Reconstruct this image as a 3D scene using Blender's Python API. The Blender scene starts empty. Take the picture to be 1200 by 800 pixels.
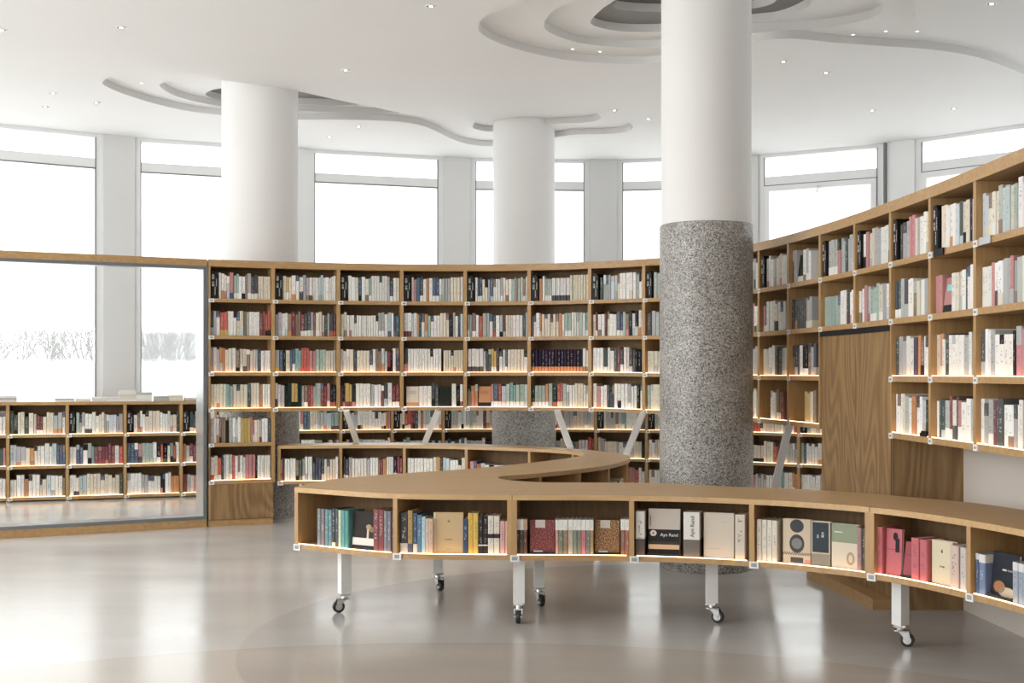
import bpy, math, random
from mathutils import Vector, Matrix
R = math.radians
PI = math.pi
sc = bpy.context.scene
C = sc.collection

# ---------------------------------------------------------------- camera
EYE = 1.45
cd = bpy.data.cameras.new('camera')
cd.lens = 44.0; cd.sensor_width = 36.0; cd.shift_y = 38 / 1200.0
cd.clip_start = 0.05; cd.clip_end = 200
cam = bpy.data.objects.new('camera', cd)
cam.location = (0, 0, EYE); cam.rotation_euler = (R(90), 0, 0)
C.objects.link(cam); sc.camera = cam

# ---------------------------------------------------------------- world, lights, exposure
sc.view_settings.view_transform = 'Standard'
sc.view_settings.look = 'None'
sc.view_settings.gamma = 1.0
sc.view_settings.exposure = 0.0
w = bpy.data.worlds.new('overcast_sky'); sc.world = w
w.use_nodes = True
wn = w.node_tree.nodes; wl = w.node_tree.links
wn['Background'].inputs[0].default_value = (1.0, 0.995, 0.975, 1)
wn['Background'].inputs[1].default_value = 3.25

def area(name, loc, target, sx, sy, power, col=(1, 1, 1)):
    ld = bpy.data.lights.new(name, 'AREA'); ld.shape = 'RECTANGLE'
    ld.size = sx; ld.size_y = sy; ld.energy = power; ld.color = col
    o = bpy.data.objects.new(name, ld); C.objects.link(o)
    o.location = loc
    d = Vector(target) - Vector(loc)
    o.rotation_euler = d.to_track_quat('-Z', 'Y').to_euler()
    o.visible_camera = False
    return o
area('window_light_left', (-9.0, 4.0, 2.6), (0, 6.5, 1.6), 9.0, 3.4, 540, (1.0, 0.99, 0.97))
area('window_light_rear', (-3.0, -4.3, 2.6), (0, 8, 2.0), 9.0, 3.4, 140, (1.0, 0.985, 0.96))  # added fill behind the camera; the wall there has no window

# ---------------------------------------------------------------- material helpers
def new_mat(name):
    m = bpy.data.materials.new(name); m.use_nodes = True
    return m, m.node_tree.nodes, m.node_tree.links, m.node_tree.nodes['Principled BSDF']

def plain(name, col, rough=0.5, metal=0.0, emit=None, strength=0, spec=None):
    m, n, l, b = new_mat(name)
    b.inputs['Base Color'].default_value = (*col, 1)
    b.inputs['Roughness'].default_value = rough
    b.inputs['Metallic'].default_value = metal
    if spec is not None: b.inputs['Specular IOR Level'].default_value = spec
    if emit:
        b.inputs['Emission Color'].default_value = (*emit, 1)
        b.inputs['Emission Strength'].default_value = strength
    return m

def ramp(n, stops):
    r = n.new('ShaderNodeValToRGB')
    e = r.color_ramp.elements
    while len(e) < len(stops): e.new(0.5)
    for k, (p, c) in enumerate(stops):
        e[k].position = p; e[k].color = (*c, 1)
    return r

def paint(name, col, rough=0.7, var=0.03):
    m, n, l, b = new_mat(name)
    t = n.new('ShaderNodeTexCoord'); no = n.new('ShaderNodeTexNoise')
    no.inputs['Scale'].default_value = 1.3; no.inputs['Detail'].default_value = 3
    l.new(t.outputs['Object'], no.inputs['Vector'])
    r = ramp(n, [(0.3, tuple(c * (1 - var) for c in col)), (0.7, col)])
    l.new(no.outputs['Fac'], r.inputs[0]); l.new(r.outputs[0], b.inputs['Base Color'])
    b.inputs['Roughness'].default_value = rough
    return m

def wood(name, axis='x', a=(0.54, 0.34, 0.155), c=(0.39, 0.23, 0.097), rough=0.45, cathedral=False):
    m, n, l, b = new_mat(name)
    t = n.new('ShaderNodeTexCoord'); mp = n.new('ShaderNodeMapping')
    s = {'x': (0.7, 12, 12), 'z': (12, 12, 0.7)}[axis]
    mp.inputs['Scale'].default_value = s
    l.new(t.outputs['Object'], mp.inputs['Vector'])
    n1 = n.new('ShaderNodeTexNoise'); n1.inputs['Scale'].default_value = 3.5
    n1.inputs['Detail'].default_value = 6; n1.inputs['Roughness'].default_value = 0.65
    n1.inputs['Distortion'].default_value = 0.4
    l.new(mp.outputs[0], n1.inputs['Vector'])
    fac = n1.outputs['Fac']
    if cathedral:
        mp2 = n.new('ShaderNodeMapping'); mp2.inputs['Scale'].default_value = (2.0, 2.0, 0.5)
        l.new(t.outputs['Object'], mp2.inputs['Vector'])
        wv = n.new('ShaderNodeTexNoise'); wv.inputs['Scale'].default_value = 1.1
        wv.inputs['Detail'].default_value = 1.0
        l.new(mp2.outputs[0], wv.inputs['Vector'])
        mu = n.new('ShaderNodeMath'); mu.operation = 'MULTIPLY'; mu.inputs[1].default_value = 20
        l.new(wv.outputs['Fac'], mu.inputs[0])
        fr = n.new('ShaderNodeMath'); fr.operation = 'SINE'
        mu2 = n.new('ShaderNodeMath'); mu2.operation = 'MULTIPLY'; mu2.inputs[1].default_value = 6.28
        l.new(mu.outputs[0], mu2.inputs[0]); l.new(mu2.outputs[0], fr.inputs[0])
        ma = n.new('ShaderNodeMath'); ma.operation = 'MULTIPLY_ADD'
        ma.inputs[1].default_value = 0.16
        l.new(fr.outputs[0], ma.inputs[0]); l.new(n1.outputs['Fac'], ma.inputs[2])
        fac = ma.outputs[0]
    r = ramp(n, [(0.3, c), (0.52, tuple((p + q) / 2 for p, q in zip(a, c))), (0.72, a)])
    l.new(fac, r.inputs[0])
    l.new(r.outputs[0], b.inputs['Base Color'])
    b.inputs['Roughness'].default_value = rough
    bu = n.new('ShaderNodeBump'); bu.inputs['Strength'].default_value = 0.06
    l.new(fac, bu.inputs['Height']); l.new(bu.outputs[0], b.inputs['Normal'])
    return m

M_woodh = wood('oak_along', 'x')
M_woodv = wood('oak_upright', 'z')
M_woodp = wood('oak_panel', 'z', (0.35, 0.215, 0.095), (0.215, 0.122, 0.05), cathedral=True)
M_woodback_shaded = wood('oak_back', 'z', (0.25, 0.15, 0.068), (0.17, 0.10, 0.045), rough=0.7)  # back-panel oak, colour deepened for the shade inside shelves and bins
M_top = wood('oak_top', 'x', (0.62, 0.41, 0.20), (0.50, 0.315, 0.145), rough=0.42)
M_ceil = paint('ceiling_paint', (0.87, 0.865, 0.86), 0.75, 0.015)
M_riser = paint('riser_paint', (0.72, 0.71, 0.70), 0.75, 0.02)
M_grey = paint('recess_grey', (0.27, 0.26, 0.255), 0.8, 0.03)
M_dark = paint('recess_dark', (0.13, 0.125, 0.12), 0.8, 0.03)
M_wall = paint('wall_paint', (0.80, 0.795, 0.785), 0.7, 0.02)
M_pier = paint('pier_grey', (0.74, 0.74, 0.735), 0.55, 0.03)
M_frame = paint('window_frame_white', (0.84, 0.85, 0.855), 0.4, 0.02)
M_fdark = plain('gasket_grey', (0.18, 0.18, 0.18), 0.6)
M_plaster = paint('column_plaster', (0.83, 0.825, 0.82), 0.7, 0.02)
M_steel = plain('brushed_steel', (0.60, 0.62, 0.63), 0.28, 0.85)
M_steeld = plain('frame_grey', (0.20, 0.215, 0.225), 0.4, 0.4)
M_white = paint('white_powder_coat', (0.82, 0.82, 0.80), 0.4, 0.01)
M_panel = paint('white_partition', (0.66, 0.60, 0.54), 0.6, 0.015)
M_chrome = plain('zinc', (0.62, 0.62, 0.62), 0.25, 1.0)
M_rubber = plain('black_rubber', (0.025, 0.025, 0.027), 0.5)
M_black = plain('black_metal', (0.012, 0.012, 0.013), 0.5, spec=0.25)
M_led = plain('warm_led', (0.9, 0.75, 0.6), 0.5, 0, (1.0, 0.62, 0.33), 5.5)
M_spot = plain('spot_glow', (1, 0.9, 0.8), 0.5, 0, (1.0, 0.88, 0.7), 5.0)
M_page = plain('page_paper', (0.72, 0.68, 0.60), 0.8)
M_ground = paint('pale_ground', (0.78, 0.79, 0.80), 0.9, 0.08)
M_bark = plain('bark', (0.10, 0.095, 0.085), 0.9)
M_haze_wall = plain('far_render', (0.62, 0.66, 0.70), 0.9)

def granite():
    m, n, l, b = new_mat('terrazzo_granite')
    t = n.new('ShaderNodeTexCoord')
    v = n.new('ShaderNodeTexVoronoi'); v.inputs['Scale'].default_value = 135
    l.new(t.outputs['Object'], v.inputs['Vector'])
    bw = n.new('ShaderNodeSeparateColor'); l.new(v.outputs['Color'], bw.inputs[0])
    r = ramp(n, [(0.0, (0.08, 0.076, 0.072)), (0.10, (0.19, 0.182, 0.172)), (0.32, (0.32, 0.308, 0.292)),
                 (0.60, (0.42, 0.405, 0.385)), (0.84, (0.56, 0.545, 0.52))])
    r.color_ramp.interpolation = 'CONSTANT'
    l.new(bw.outputs[0], r.inputs[0])
    no = n.new('ShaderNodeTexNoise'); no.inputs['Scale'].default_value = 4; no.inputs['Detail'].default_value = 4
    l.new(t.outputs['Object'], no.inputs['Vector'])
    r2 = ramp(n, [(0.3, (0.82, 0.81, 0.80)), (0.7, (1.1, 1.1, 1.1))])
    l.new(no.outputs['Fac'], r2.inputs[0])
    mx = n.new('ShaderNodeMix'); mx.data_type = 'RGBA'; mx.blend_type = 'MULTIPLY'; mx.inputs[0].default_value = 1
    l.new(r.outputs[0], mx.inputs[6]); l.new(r2.outputs[0], mx.inputs[7])
    l.new(mx.outputs[2], b.inputs['Base Color'])
    b.inputs['Roughness'].default_value = 0.42
    return m
M_granite = granite()

def floor_mat():
    m, n, l, b = new_mat('polished_floor')
    t = n.new('ShaderNodeTexCoord')
    def circ(cx, cy, r, soft):
        s = n.new('ShaderNodeVectorMath'); s.operation = 'DISTANCE'
        s.inputs[1].default_value = (cx, cy, 0)
        l.new(t.outputs['Object'], s.inputs[0])
        mr = n.new('ShaderNodeMapRange'); mr.inputs['From Min'].default_value = r - soft
        mr.inputs['From Max'].default_value = r + soft
        mr.inputs['To Min'].default_value = 1; mr.inputs['To Max'].default_value = 0
        l.new(s.outputs['Value'], mr.inputs['Value'])
        line = n.new('ShaderNodeMath'); line.operation = 'COMPARE'
        line.inputs[1].default_value = r; line.inputs[2].default_value = 0.006
        l.new(s.outputs['Value'], line.inputs[0])
        return mr.outputs[0], line.outputs[0]
    n1 = n.new('ShaderNodeTexNoise'); n1.inputs['Scale'].default_value = 0.9; n1.inputs['Detail'].default_value = 6
    mp = n.new('ShaderNodeMapping'); mp.inputs['Scale'].default_value = (0.6, 1.6, 1)
    l.new(t.outputs['Object'], mp.inputs[0]); l.new(mp.outputs[0], n1.inputs['Vector'])
    n2 = n.new('ShaderNodeTexNoise'); n2.inputs['Scale'].default_value = 160; n2.inputs['Detail'].default_value = 2
    l.new(t.outputs['Object'], n2.inputs['Vector'])
    r1 = ramp(n, [(0.3, (0.63, 0.61, 0.58)), (0.7, (0.71, 0.69, 0.662))])
    l.new(n1.outputs['Fac'], r1.inputs[0])
    def mix(fac, a, c, mode='MULTIPLY'):
        mx = n.new('ShaderNodeMix'); mx.data_type = 'RGBA'; mx.blend_type = mode
        if isinstance(fac, float): mx.inputs[0].default_value = fac
        else: l.new(fac, mx.inputs[0])
        l.new(a, mx.inputs[6])
        if isinstance(c, tuple): mx.inputs[7].default_value = (*c, 1)
        else: l.new(c, mx.inputs[7])
        return mx.outputs[2]
    col = r1.outputs[0]
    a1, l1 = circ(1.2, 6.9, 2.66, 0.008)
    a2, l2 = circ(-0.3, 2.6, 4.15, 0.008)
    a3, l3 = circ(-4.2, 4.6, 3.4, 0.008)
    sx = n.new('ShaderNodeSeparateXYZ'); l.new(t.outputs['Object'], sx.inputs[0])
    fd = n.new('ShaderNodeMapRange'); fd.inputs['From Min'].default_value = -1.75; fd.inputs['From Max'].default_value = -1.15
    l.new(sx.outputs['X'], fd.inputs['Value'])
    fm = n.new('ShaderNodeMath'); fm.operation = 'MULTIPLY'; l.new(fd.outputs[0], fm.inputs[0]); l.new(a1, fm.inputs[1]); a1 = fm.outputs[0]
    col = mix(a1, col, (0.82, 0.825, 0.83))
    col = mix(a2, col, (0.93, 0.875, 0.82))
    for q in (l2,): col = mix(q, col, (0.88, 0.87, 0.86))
    r2 = ramp(n, [(0.40, (0.90, 0.90, 0.90)), (0.60, (1.06, 1.06, 1.06))])
    l.new(n2.outputs['Fac'], r2.inputs[0])
    col = mix(1.0, col, r2.outputs[0])
    l.new(col, b.inputs['Base Color'])
    r3 = ramp(n, [(0.3, (0.13,) * 3), (0.75, (0.24,) * 3)])
    l.new(n1.outputs['Fac'], r3.inputs[0]); l.new(r3.outputs[0], b.inputs['Roughness'])
    bu = n.new('ShaderNodeBump'); bu.inputs['Strength'].default_value = 0.035; bu.inputs['Distance'].default_value = 0.02
    n3 = n.new('ShaderNodeTexNoise'); n3.inputs['Scale'].default_value = 3.0; n3.inputs['Detail'].default_value = 2
    l.new(t.outputs['Object'], n3.inputs['Vector'])
    l.new(n3.outputs['Fac'], bu.inputs['Height']); l.new(bu.outputs[0], b.inputs['Normal'])
    b.inputs['Specular IOR Level'].default_value = 0.33
    return m
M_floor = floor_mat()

def glass_mat(name, frost):
    m = bpy.data.materials.new(name); m.use_nodes = True
    n = m.node_tree.nodes; l = m.node_tree.links
    n.remove(n['Principled BSDF']); out = n['Material Output']
    tr = n.new('ShaderNodeBsdfTransparent'); tr.inputs[0].default_value = (0.97, 0.985, 0.99, 1)
    tl = n.new('ShaderNodeBsdfTranslucent'); tl.inputs[0].default_value = (0.86, 0.875, 0.88, 1) if frost else (0.95, 0.97, 0.975, 1)
    mx = n.new('ShaderNodeMixShader')
    if frost:      # printed frosted film with a clear band at sitting height
        g = n.new('ShaderNodeNewGeometry'); s = n.new('ShaderNodeSeparateXYZ')
        l.new(g.outputs['Position'], s.inputs[0])
        r = ramp(n, [(0.33, (0.92,) * 3), (0.38, (0.14,) * 3), (0.45, (0.14,) * 3), (0.50, (0.90,) * 3), (1.0, (0.45,) * 3)])
        dv = n.new('ShaderNodeMath'); dv.operation = 'DIVIDE'; dv.inputs[1].default_value = 4.31
        l.new(s.outputs['Z'], dv.inputs[0]); l.new(dv.outputs[0], r.inputs[0])
        l.new(r.outputs[0], mx.inputs[0])
    else: mx.inputs[0].default_value = 0.15
    l.new(tr.outputs[0], mx.inputs[1]); l.new(tl.outputs[0], mx.inputs[2])
    gl = n.new('ShaderNodeBsdfGlossy'); gl.inputs['Roughness'].default_value = 0.05
    m2 = n.new('ShaderNodeMixShader'); m2.inputs[0].default_value = 0.04
    l.new(mx.outputs[0], m2.inputs[1]); l.new(gl.outputs[0], m2.inputs[2])
    l.new(m2.outputs[0], out.inputs[0])
    return m
M_frost = glass_mat('frosted_film_glass', True)
M_clear = glass_mat('clear_glass', False)

def book_mat():
    m, n, l, b = new_mat('book_cover')
    at = n.new('ShaderNodeAttribute'); at.attribute_name = 'col'
    uv = n.new('ShaderNodeUVMap'); uv.uv_map = 'uv'
    se = n.new('ShaderNodeSeparateXYZ'); l.new(uv.outputs[0], se.inputs[0])
    def mt(op, a, v=None, v2=None):
        q = n.new('ShaderNodeMath'); q.operation = op
        l.new(a, q.inputs[0])
        if v is not None:
            if isinstance(v, (int, float)): q.inputs[1].default_value = v
            else: l.new(v, q.inputs[1])
        if v2 is not None: q.inputs[2].default_value = v2
        return q.outputs[0]
    fu = mt('FRACT', se.outputs['X'])
    mu = mt('COMPARE', fu, 0.5, 0.24)
    mv = mt('COMPARE', se.outputs['Y'], 0.60, 0.31)
    cb = n.new('ShaderNodeCombineXYZ')
    l.new(mt('MULTIPLY', se.outputs['X'], 4.0), cb.inputs[0])
    l.new(mt('MULTIPLY', se.outputs['Y'], 24.0), cb.inputs[1])
    no = n.new('ShaderNodeTexNoise'); no.inputs['Scale'].default_value = 1.0; no.inputs['Detail'].default_value = 1
    l.new(cb.outputs[0], no.inputs['Vector'])
    th = mt('GREATER_THAN', no.outputs['Fac'], 0.56)
    # blank gaps between title, author and publisher
    cb2 = n.new('ShaderNodeCombineXYZ')
    l.new(mt('FLOOR', se.outputs['X']), cb2.inputs[0]); l.new(mt('MULTIPLY', se.outputs['Y'], 5.0), cb2.inputs[1])
    n2 = n.new('ShaderNodeTexNoise'); n2.inputs['Scale'].default_value = 1.0; n2.inputs['Detail'].default_value = 0
    l.new(cb2.outputs[0], n2.inputs['Vector'])
    gp = mt('GREATER_THAN', n2.outputs['Fac'], 0.47)
    k = mt('MULTIPLY', mt('MULTIPLY', mt('MULTIPLY', mt('MULTIPLY', th, mu), mv), gp), at.outputs['Alpha'])
    bw = n.new('ShaderNodeRGBToBW'); l.new(at.outputs['Color'], bw.inputs[0])
    lum = mt('GREATER_THAN', bw.outputs[0], 0.22)
    ink = n.new('ShaderNodeMix'); ink.data_type = 'RGBA'
    l.new(lum, ink.inputs[0]); ink.inputs[6].default_value = (0.72, 0.70, 0.64, 1); ink.inputs[7].default_value = (0.07, 0.07, 0.075, 1)
    mx = n.new('ShaderNodeMix'); mx.data_type = 'RGBA'
    l.new(mt('MULTIPLY', k, 0.6), mx.inputs[0]); l.new(at.outputs['Color'], mx.inputs[6]); l.new(ink.outputs[2], mx.inputs[7])
    l.new(mx.outputs[2], b.inputs['Base Color'])
    b.inputs['Roughness'].default_value = 0.55
    b.inputs['Specular IOR Level'].default_value = 0.22
    return m
M_book = book_mat()

def speckle_mat():
    m, n, l, b = new_mat('speckled_cover')
    at = n.new('ShaderNodeAttribute'); at.attribute_name = 'col'
    t = n.new('ShaderNodeTexCoord'); no = n.new('ShaderNodeTexNoise'); no.inputs['Scale'].default_value = 150
    no.inputs['Detail'].default_value = 2
    l.new(t.outputs['Object'], no.inputs['Vector'])
    r = ramp(n, [(0.42, (0.35, 0.3, 0.3)), (0.5, (1.0, 1.0, 1.0)), (0.6, (2.6, 2.1, 1.7))])
    l.new(no.outputs['Fac'], r.inputs[0])
    mx = n.new('ShaderNodeMix'); mx.data_type = 'RGBA'; mx.blend_type = 'MULTIPLY'; mx.inputs[0].default_value = 1
    l.new(at.outputs['Color'], mx.inputs[6]); l.new(r.outputs[0], mx.inputs[7])
    l.new(mx.outputs[2], b.inputs['Base Color']); b.inputs['Roughness'].default_value = 0.5
    return m
M_speck = speckle_mat()

# ---------------------------------------------------------------- mesh helpers
def ordn(i): return {1: '1st', 2: '2nd', 3: '3rd'}.get(i, '%dth' % i) if not 10 < i < 14 else '%dth' % i
class MB:
    def __init__(s): s.v = []; s.f = []; s.c = []; s.uv = []
    def face(s, idx, col=None, uv=None):
        s.f.append(tuple(idx)); s.c.append(col or (1, 1, 1, 0)); s.uv.append(uv or [(0, 0)] * len(idx))
    def box(s, x0, x1, y0, y1, z0, z1, col=None, M=None):
        b = len(s.v)
        for x, y, z in ((x0, y0, z0), (x1, y0, z0), (x1, y1, z0), (x0, y1, z0), (x0, y0, z1), (x1, y0, z1), (x1, y1, z1), (x0, y1, z1)):
            p = Vector((x, y, z)); s.v.append(M @ p if M else p)
        for q in ((0, 3, 2, 1), (4, 5, 6, 7), (0, 1, 5, 4), (1, 2, 6, 5), (2, 3, 7, 6), (3, 0, 4, 7)):
            s.face([b + i for i in q], col)
    def quad(s, pts, col=None, uv=None):
        b = len(s.v); s.v += [Vector(p) for p in pts]; s.face(range(b, b + len(pts)), col, uv)
    def strip(s, ring0, ring1):      # joins two closed rings
        b = len(s.v); n = len(ring0); s.v += [Vector(p) for p in ring0] + [Vector(p) for p in ring1]
        for i in range(n):
            j = (i + 1) % n; s.face((b + i, b + j, b + n + j, b + n + i))
    def tube(s, rings, cap=True):
        b = len(s.v); n = len(rings[0])
        for r in rings: s.v += [Vector(p) for p in r]
        for k in range(len(rings) - 1):
            for i in range(n):
                j = (i + 1) % n
                s.face((b + k * n + i, b + k * n + j, b + (k + 1) * n + j, b + (k + 1) * n + i))
        if cap:
            s.face([b + i for i in range(n)][::-1]); s.face([b + (len(rings) - 1) * n + i for i in range(n)])
    def cyl(s, p, q, r, n=16, r2=None):
        p = Vector(p); q = Vector(q); d = (q - p).normalized()
        u = d.orthogonal().normalized(); w_ = d.cross(u)
        r2 = r if r2 is None else r2
        s.tube([[p + (u * math.cos(a) + w_ * math.sin(a)) * r for a in [2 * PI * i / n for i in range(n)]],
                [q + (u * math.cos(a) + w_ * math.sin(a)) * r2 for a in [2 * PI * i / n for i in range(n)]]])
    def bar(s, p, q, wx, wy, side=None):
        p = Vector(p); q = Vector(q); d = (q - p).normalized()
        u = Vector(side).normalized() if side else d.orthogonal().normalized()
        u = (u - d * u.dot(d)).normalized(); w_ = d.cross(u)
        rg = [u * wx / 2 + w_ * wy / 2, -u * wx / 2 + w_ * wy / 2, -u * wx / 2 - w_ * wy / 2, u * wx / 2 - w_ * wy / 2]
        s.tube([[p + k for k in rg], [q + k for k in rg]])
    def mesh(s, name, mat, loc=None, smooth=False, attrs=False):
        me = bpy.data.meshes.new(name)
        L = Vector(loc) if loc is not None else Vector((0, 0, 0))
        me.from_pydata([v - L for v in s.v], [], s.f)
        if attrs:
            a = me.attributes.new('col', 'FLOAT_COLOR', 'FACE')
            flat = []
            for c in s.c: flat += list(c)
            a.data.foreach_set('color', flat)
            u = me.uv_layers.new(name='uv'); fl = []
            for q in s.uv:
                for p in q: fl += [p[0], p[1]]
            u.data.foreach_set('uv', fl)
        me.materials.append(mat)
        if smooth:
            me.polygons.foreach_set('use_smooth', [True] * len(me.polygons))
            try: me.set_sharp_from_angle(angle=R(35))
            except Exception: pass
        me.update()
        return me

def link(name, me, parent=None, loc=None):
    o = bpy.data.objects.new(name, me); C.objects.link(o)
    if parent: o.parent = parent
    if loc is not None: o.location = loc
    return o
def part(name, mb, mat, parent, smooth=False, attrs=False):   # world-space geometry under a thing with zero rotation
    L = Vector((0, 0, 0)); q = parent
    while q is not None: L += Vector(q.location); q = q.parent
    return link(name, mb.mesh(name, mat, L, smooth, attrs), parent)
def tag(o, label, cat, group=None, kind=None):
    o['label'] = label; o['category'] = cat
    if group: o['group'] = group
    if kind: o['kind'] = kind
    return o
def thing(name, loc, label, cat, group=None):
    o = bpy.data.objects.new(name, None); C.objects.link(o); o.location = loc; o.empty_display_size = 0.1
    return tag(o, label, cat, group)
def struct(name, mb, mat, parent=None, smooth=False):
    o = part(name, mb, mat, parent, smooth)
    if parent is None: o['kind'] = 'structure'
    return o

def catmull(pts, sub=6, closed=False):
    pts = [Vector(p).to_2d() for p in pts]; n = len(pts); out = []
    rng = range(n if closed else n - 1)
    for i in rng:
        p1, p2 = pts[i], pts[(i + 1) % n]
        p0 = pts[i - 1] if (closed or i > 0) else p1 * 2 - p2
        p3 = pts[(i + 2) % n] if (closed or i < n - 2) else p2 * 2 - p1
        for k in range(sub):
            t = k / sub
            out.append(0.5 * ((2 * p1) + (p2 - p0) * t + (2 * p0 - 5 * p1 + 4 * p2 - p3) * t * t + (3 * p1 - p0 - 3 * p2 + p3) * t ** 3))
    if not closed: out.append(pts[-1])
    return out

class Path:            # plan curve; normal points away from the reader, to the back of the shelf
    def __init__(s, cps, sub=10, flip=1):
        s.p = catmull(cps, sub); s.flip = flip; s.S = [0.0]
        for a, b in zip(s.p, s.p[1:]): s.S.append(s.S[-1] + (b - a).length)
        s.cp = [s.S[i * sub] for i in range(len(cps))]
        s.L = s.S[-1]
    def loc(s, t):
        t = max(0, min(s.L - 1e-6, t)); lo, hi = 0, len(s.S) - 1
        while hi - lo > 1:
            m = (lo + hi) // 2
            if s.S[m] <= t: lo = m
            else: hi = m
        k = (t - s.S[lo]) / (s.S[hi] - s.S[lo])
        return lo, k
    def at(s, t, d=0.0, z=0.0):
        lo, k = s.loc(t)
        q = s.p[lo].lerp(s.p[lo + 1], k); nn = s.normal(t)
        return Vector((q.x + nn.x * d, q.y + nn.y * d, z))
    def tan(s, t):
        e = 0.03
        a, b = max(0, t - e), min(s.L - 1e-5, t + e)
        def q(u):
            lo, k = s.loc(u); return s.p[lo].lerp(s.p[lo + 1], k)
        d = (q(b) - q(a)).normalized(); return Vector((d.x, d.y, 0))
    def normal(s, t):
        d = s.tan(t); return Vector((-d.y, d.x, 0)) * s.flip

def board(mb, path, s0, s1, d0, d1, z0, z1, n=4):
    rings = []
    for i in range(n + 1):
        t = s0 + (s1 - s0) * i / n
        a = path.at(t, d0); b = path.at(t, d1)
        z0v = z0(t) if callable(z0) else z0; z1v = z1(t) if callable(z1) else z1
        rings.append([Vector((a.x, a.y, z0v)), Vector((b.x, b.y, z0v)), Vector((b.x, b.y, z1v)), Vector((a.x, a.y, z1v))])
    mb.tube(rings)

def slab(mb, outline, z0, z1):     # solid plate from a plan outline
    n = len(outline); b = len(mb.v)
    mb.v += [Vector((p[0], p[1], z0)) for p in outline] + [Vector((p[0], p[1], z1)) for p in outline]
    mb.face([b + i for i in range(n)][::-1]); mb.face([b + n + i for i in range(n)])
    for i in range(n):
        j = (i + 1) % n; mb.face((b + i, b + j, b + n + j, b + n + i))

def text_mesh(body, size, depth=0.0006, cache={}):
    k = (body, size)
    if k not in cache:
        cu = bpy.data.curves.new('lettering', 'FONT'); cu.body = body; cu.size = size; cu.extrude = depth
        cu.resolution_u = 2; cu.align_x = 'CENTER'; cu.align_y = 'CENTER'
        o = bpy.data.objects.new('lettering', cu); C.objects.link(o)
        dg = bpy.context.evaluated_depsgraph_get(); dg.update()
        me = bpy.data.meshes.new_from_object(o.evaluated_get(dg))
        bpy.data.objects.remove(o); cache[k] = me
    return cache[k]
M_letter = plain('white_lettering', (0.85, 0.85, 0.83), 0.5)
M_ink = plain('black_lettering', (0.02, 0.02, 0.02), 0.5)
def lettering(body, size, parent, mloc, mat, col=None):
    me = text_mesh(body, size).copy(); me.materials.clear(); me.materials.append(mat)
    o = bpy.data.objects.new('lettering', me); C.objects.link(o); o.parent = parent
    o.matrix_local = mloc
    return o

# ================================================================ SETTING
HC = 4.31
F = 44.0 / 36.0 * 1200.0
def cpt(x, y, z=HC):                  # plan point of a ceiling feature, measured once from the photograph
    Y = (z - EYE) * F / (438.0 - y); return ((x - 600) / F * Y, Y)

WIN = [(-9.4, 9.3), (-8.45, 11.6), (-7.25, 13.45), (-5.90, 14.42), (-4.885, 14.93), (-4.575, 15.15), (-2.72, 15.88), (-2.59, 15.93),
       (-0.90, 16.49), (-0.56, 16.60), (1.04, 16.72), (1.40, 16.72), (2.95, 16.42), (3.22, 16.36), (4.62, 15.56), (4.92, 15.26), (6.3, 13.9), (6.6, 13.5), (7.9, 11.5), (8.5, 9.0)]
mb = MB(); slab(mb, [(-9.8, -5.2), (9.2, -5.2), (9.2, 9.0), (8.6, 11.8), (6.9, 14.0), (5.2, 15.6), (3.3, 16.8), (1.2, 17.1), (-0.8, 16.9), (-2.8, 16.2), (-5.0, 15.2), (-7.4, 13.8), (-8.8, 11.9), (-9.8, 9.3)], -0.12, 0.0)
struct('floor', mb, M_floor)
mb = MB(); mb.box(-60, 60, -40, 90, -0.5, -0.14); struct('ground', mb, M_ground)

OUT = [(-9.6, -5.1), (9.0, -5.1), (9.0, 9.0), (8.15, 11.7), (6.75, 13.7), (6.4, 14.1), (4.95, 15.45), (3.25, 16.52), (1.45, 16.9), (1.0, 16.9), (-0.9, 16.68), (-2.66, 16.1), (-4.95, 15.12), (-5.95, 14.62), (-7.4, 13.6), (-8.6, 11.7), (-9.6, 9.3)]
def plate(name, holes, z0, z1, mat, parent):
    cu = bpy.data.curves.new(name, 'CURVE'); cu.dimensions = '2D'; cu.fill_mode = 'BOTH'; cu.extrude = (z1 - z0) / 2
    for poly in [OUT] + holes:
        sp = cu.splines.new('POLY'); sp.points.add(len(poly) - 1); sp.use_cyclic_u = True
        for i, p in enumerate(poly): sp.points[i].co = (p[0], p[1], 0, 1)
    o = bpy.data.objects.new(name, cu); C.objects.link(o)
    dg = bpy.context.evaluated_depsgraph_get(); dg.update()
    me = bpy.data.meshes.new_from_object(o.evaluated_get(dg))
    bpy.data.objects.remove(o)
    for v in me.vertices: v.co.z += (z0 + z1) / 2
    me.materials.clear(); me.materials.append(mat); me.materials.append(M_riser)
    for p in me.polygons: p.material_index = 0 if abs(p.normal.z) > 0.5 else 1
    return link(name, me, parent)
ST = 0.07
def ring(px, z): return catmull([cpt(x, y, z) for x, y in px], 5, True)
H1 = [(120, 97), (128, 91), (150, 87), (190, 86), (230, 89), (262, 94), (300, 99), (349, 107), (400, 118), (440, 126), (470, 132), (510, 133), (550, 131), (600, 128),
      (650, 127), (690, 129), (720, 136), (741, 147), (735, 154), (710, 157), (670, 158), (625, 165), (577, 171), (550, 169), (530, 163), (510, 153), (490, 146), (460, 142), (400, 140), (349, 140),
      (300, 138), (261, 135), (220, 130), (180, 121), (145, 110), (126, 102)]
H2 = [(561, 30), (563, 38), (575, 46), (600, 56), (640, 66), (680, 72), (735, 75), (774, 73), (828, 60), (881, 49), (925, 45), (980, 50), (1035, 54), (1090, 58), (1145, 67), (1200, 87), (1275, 122),
      (1290, 85), (1200, 50), (1130, 47), (1092, 40), (1073, 28), (1071, 8), (1050, -50), (980, -110), (880, -150), (760, -120), (680, -60), (617, 0), (590, 11), (568, 19)]
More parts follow.
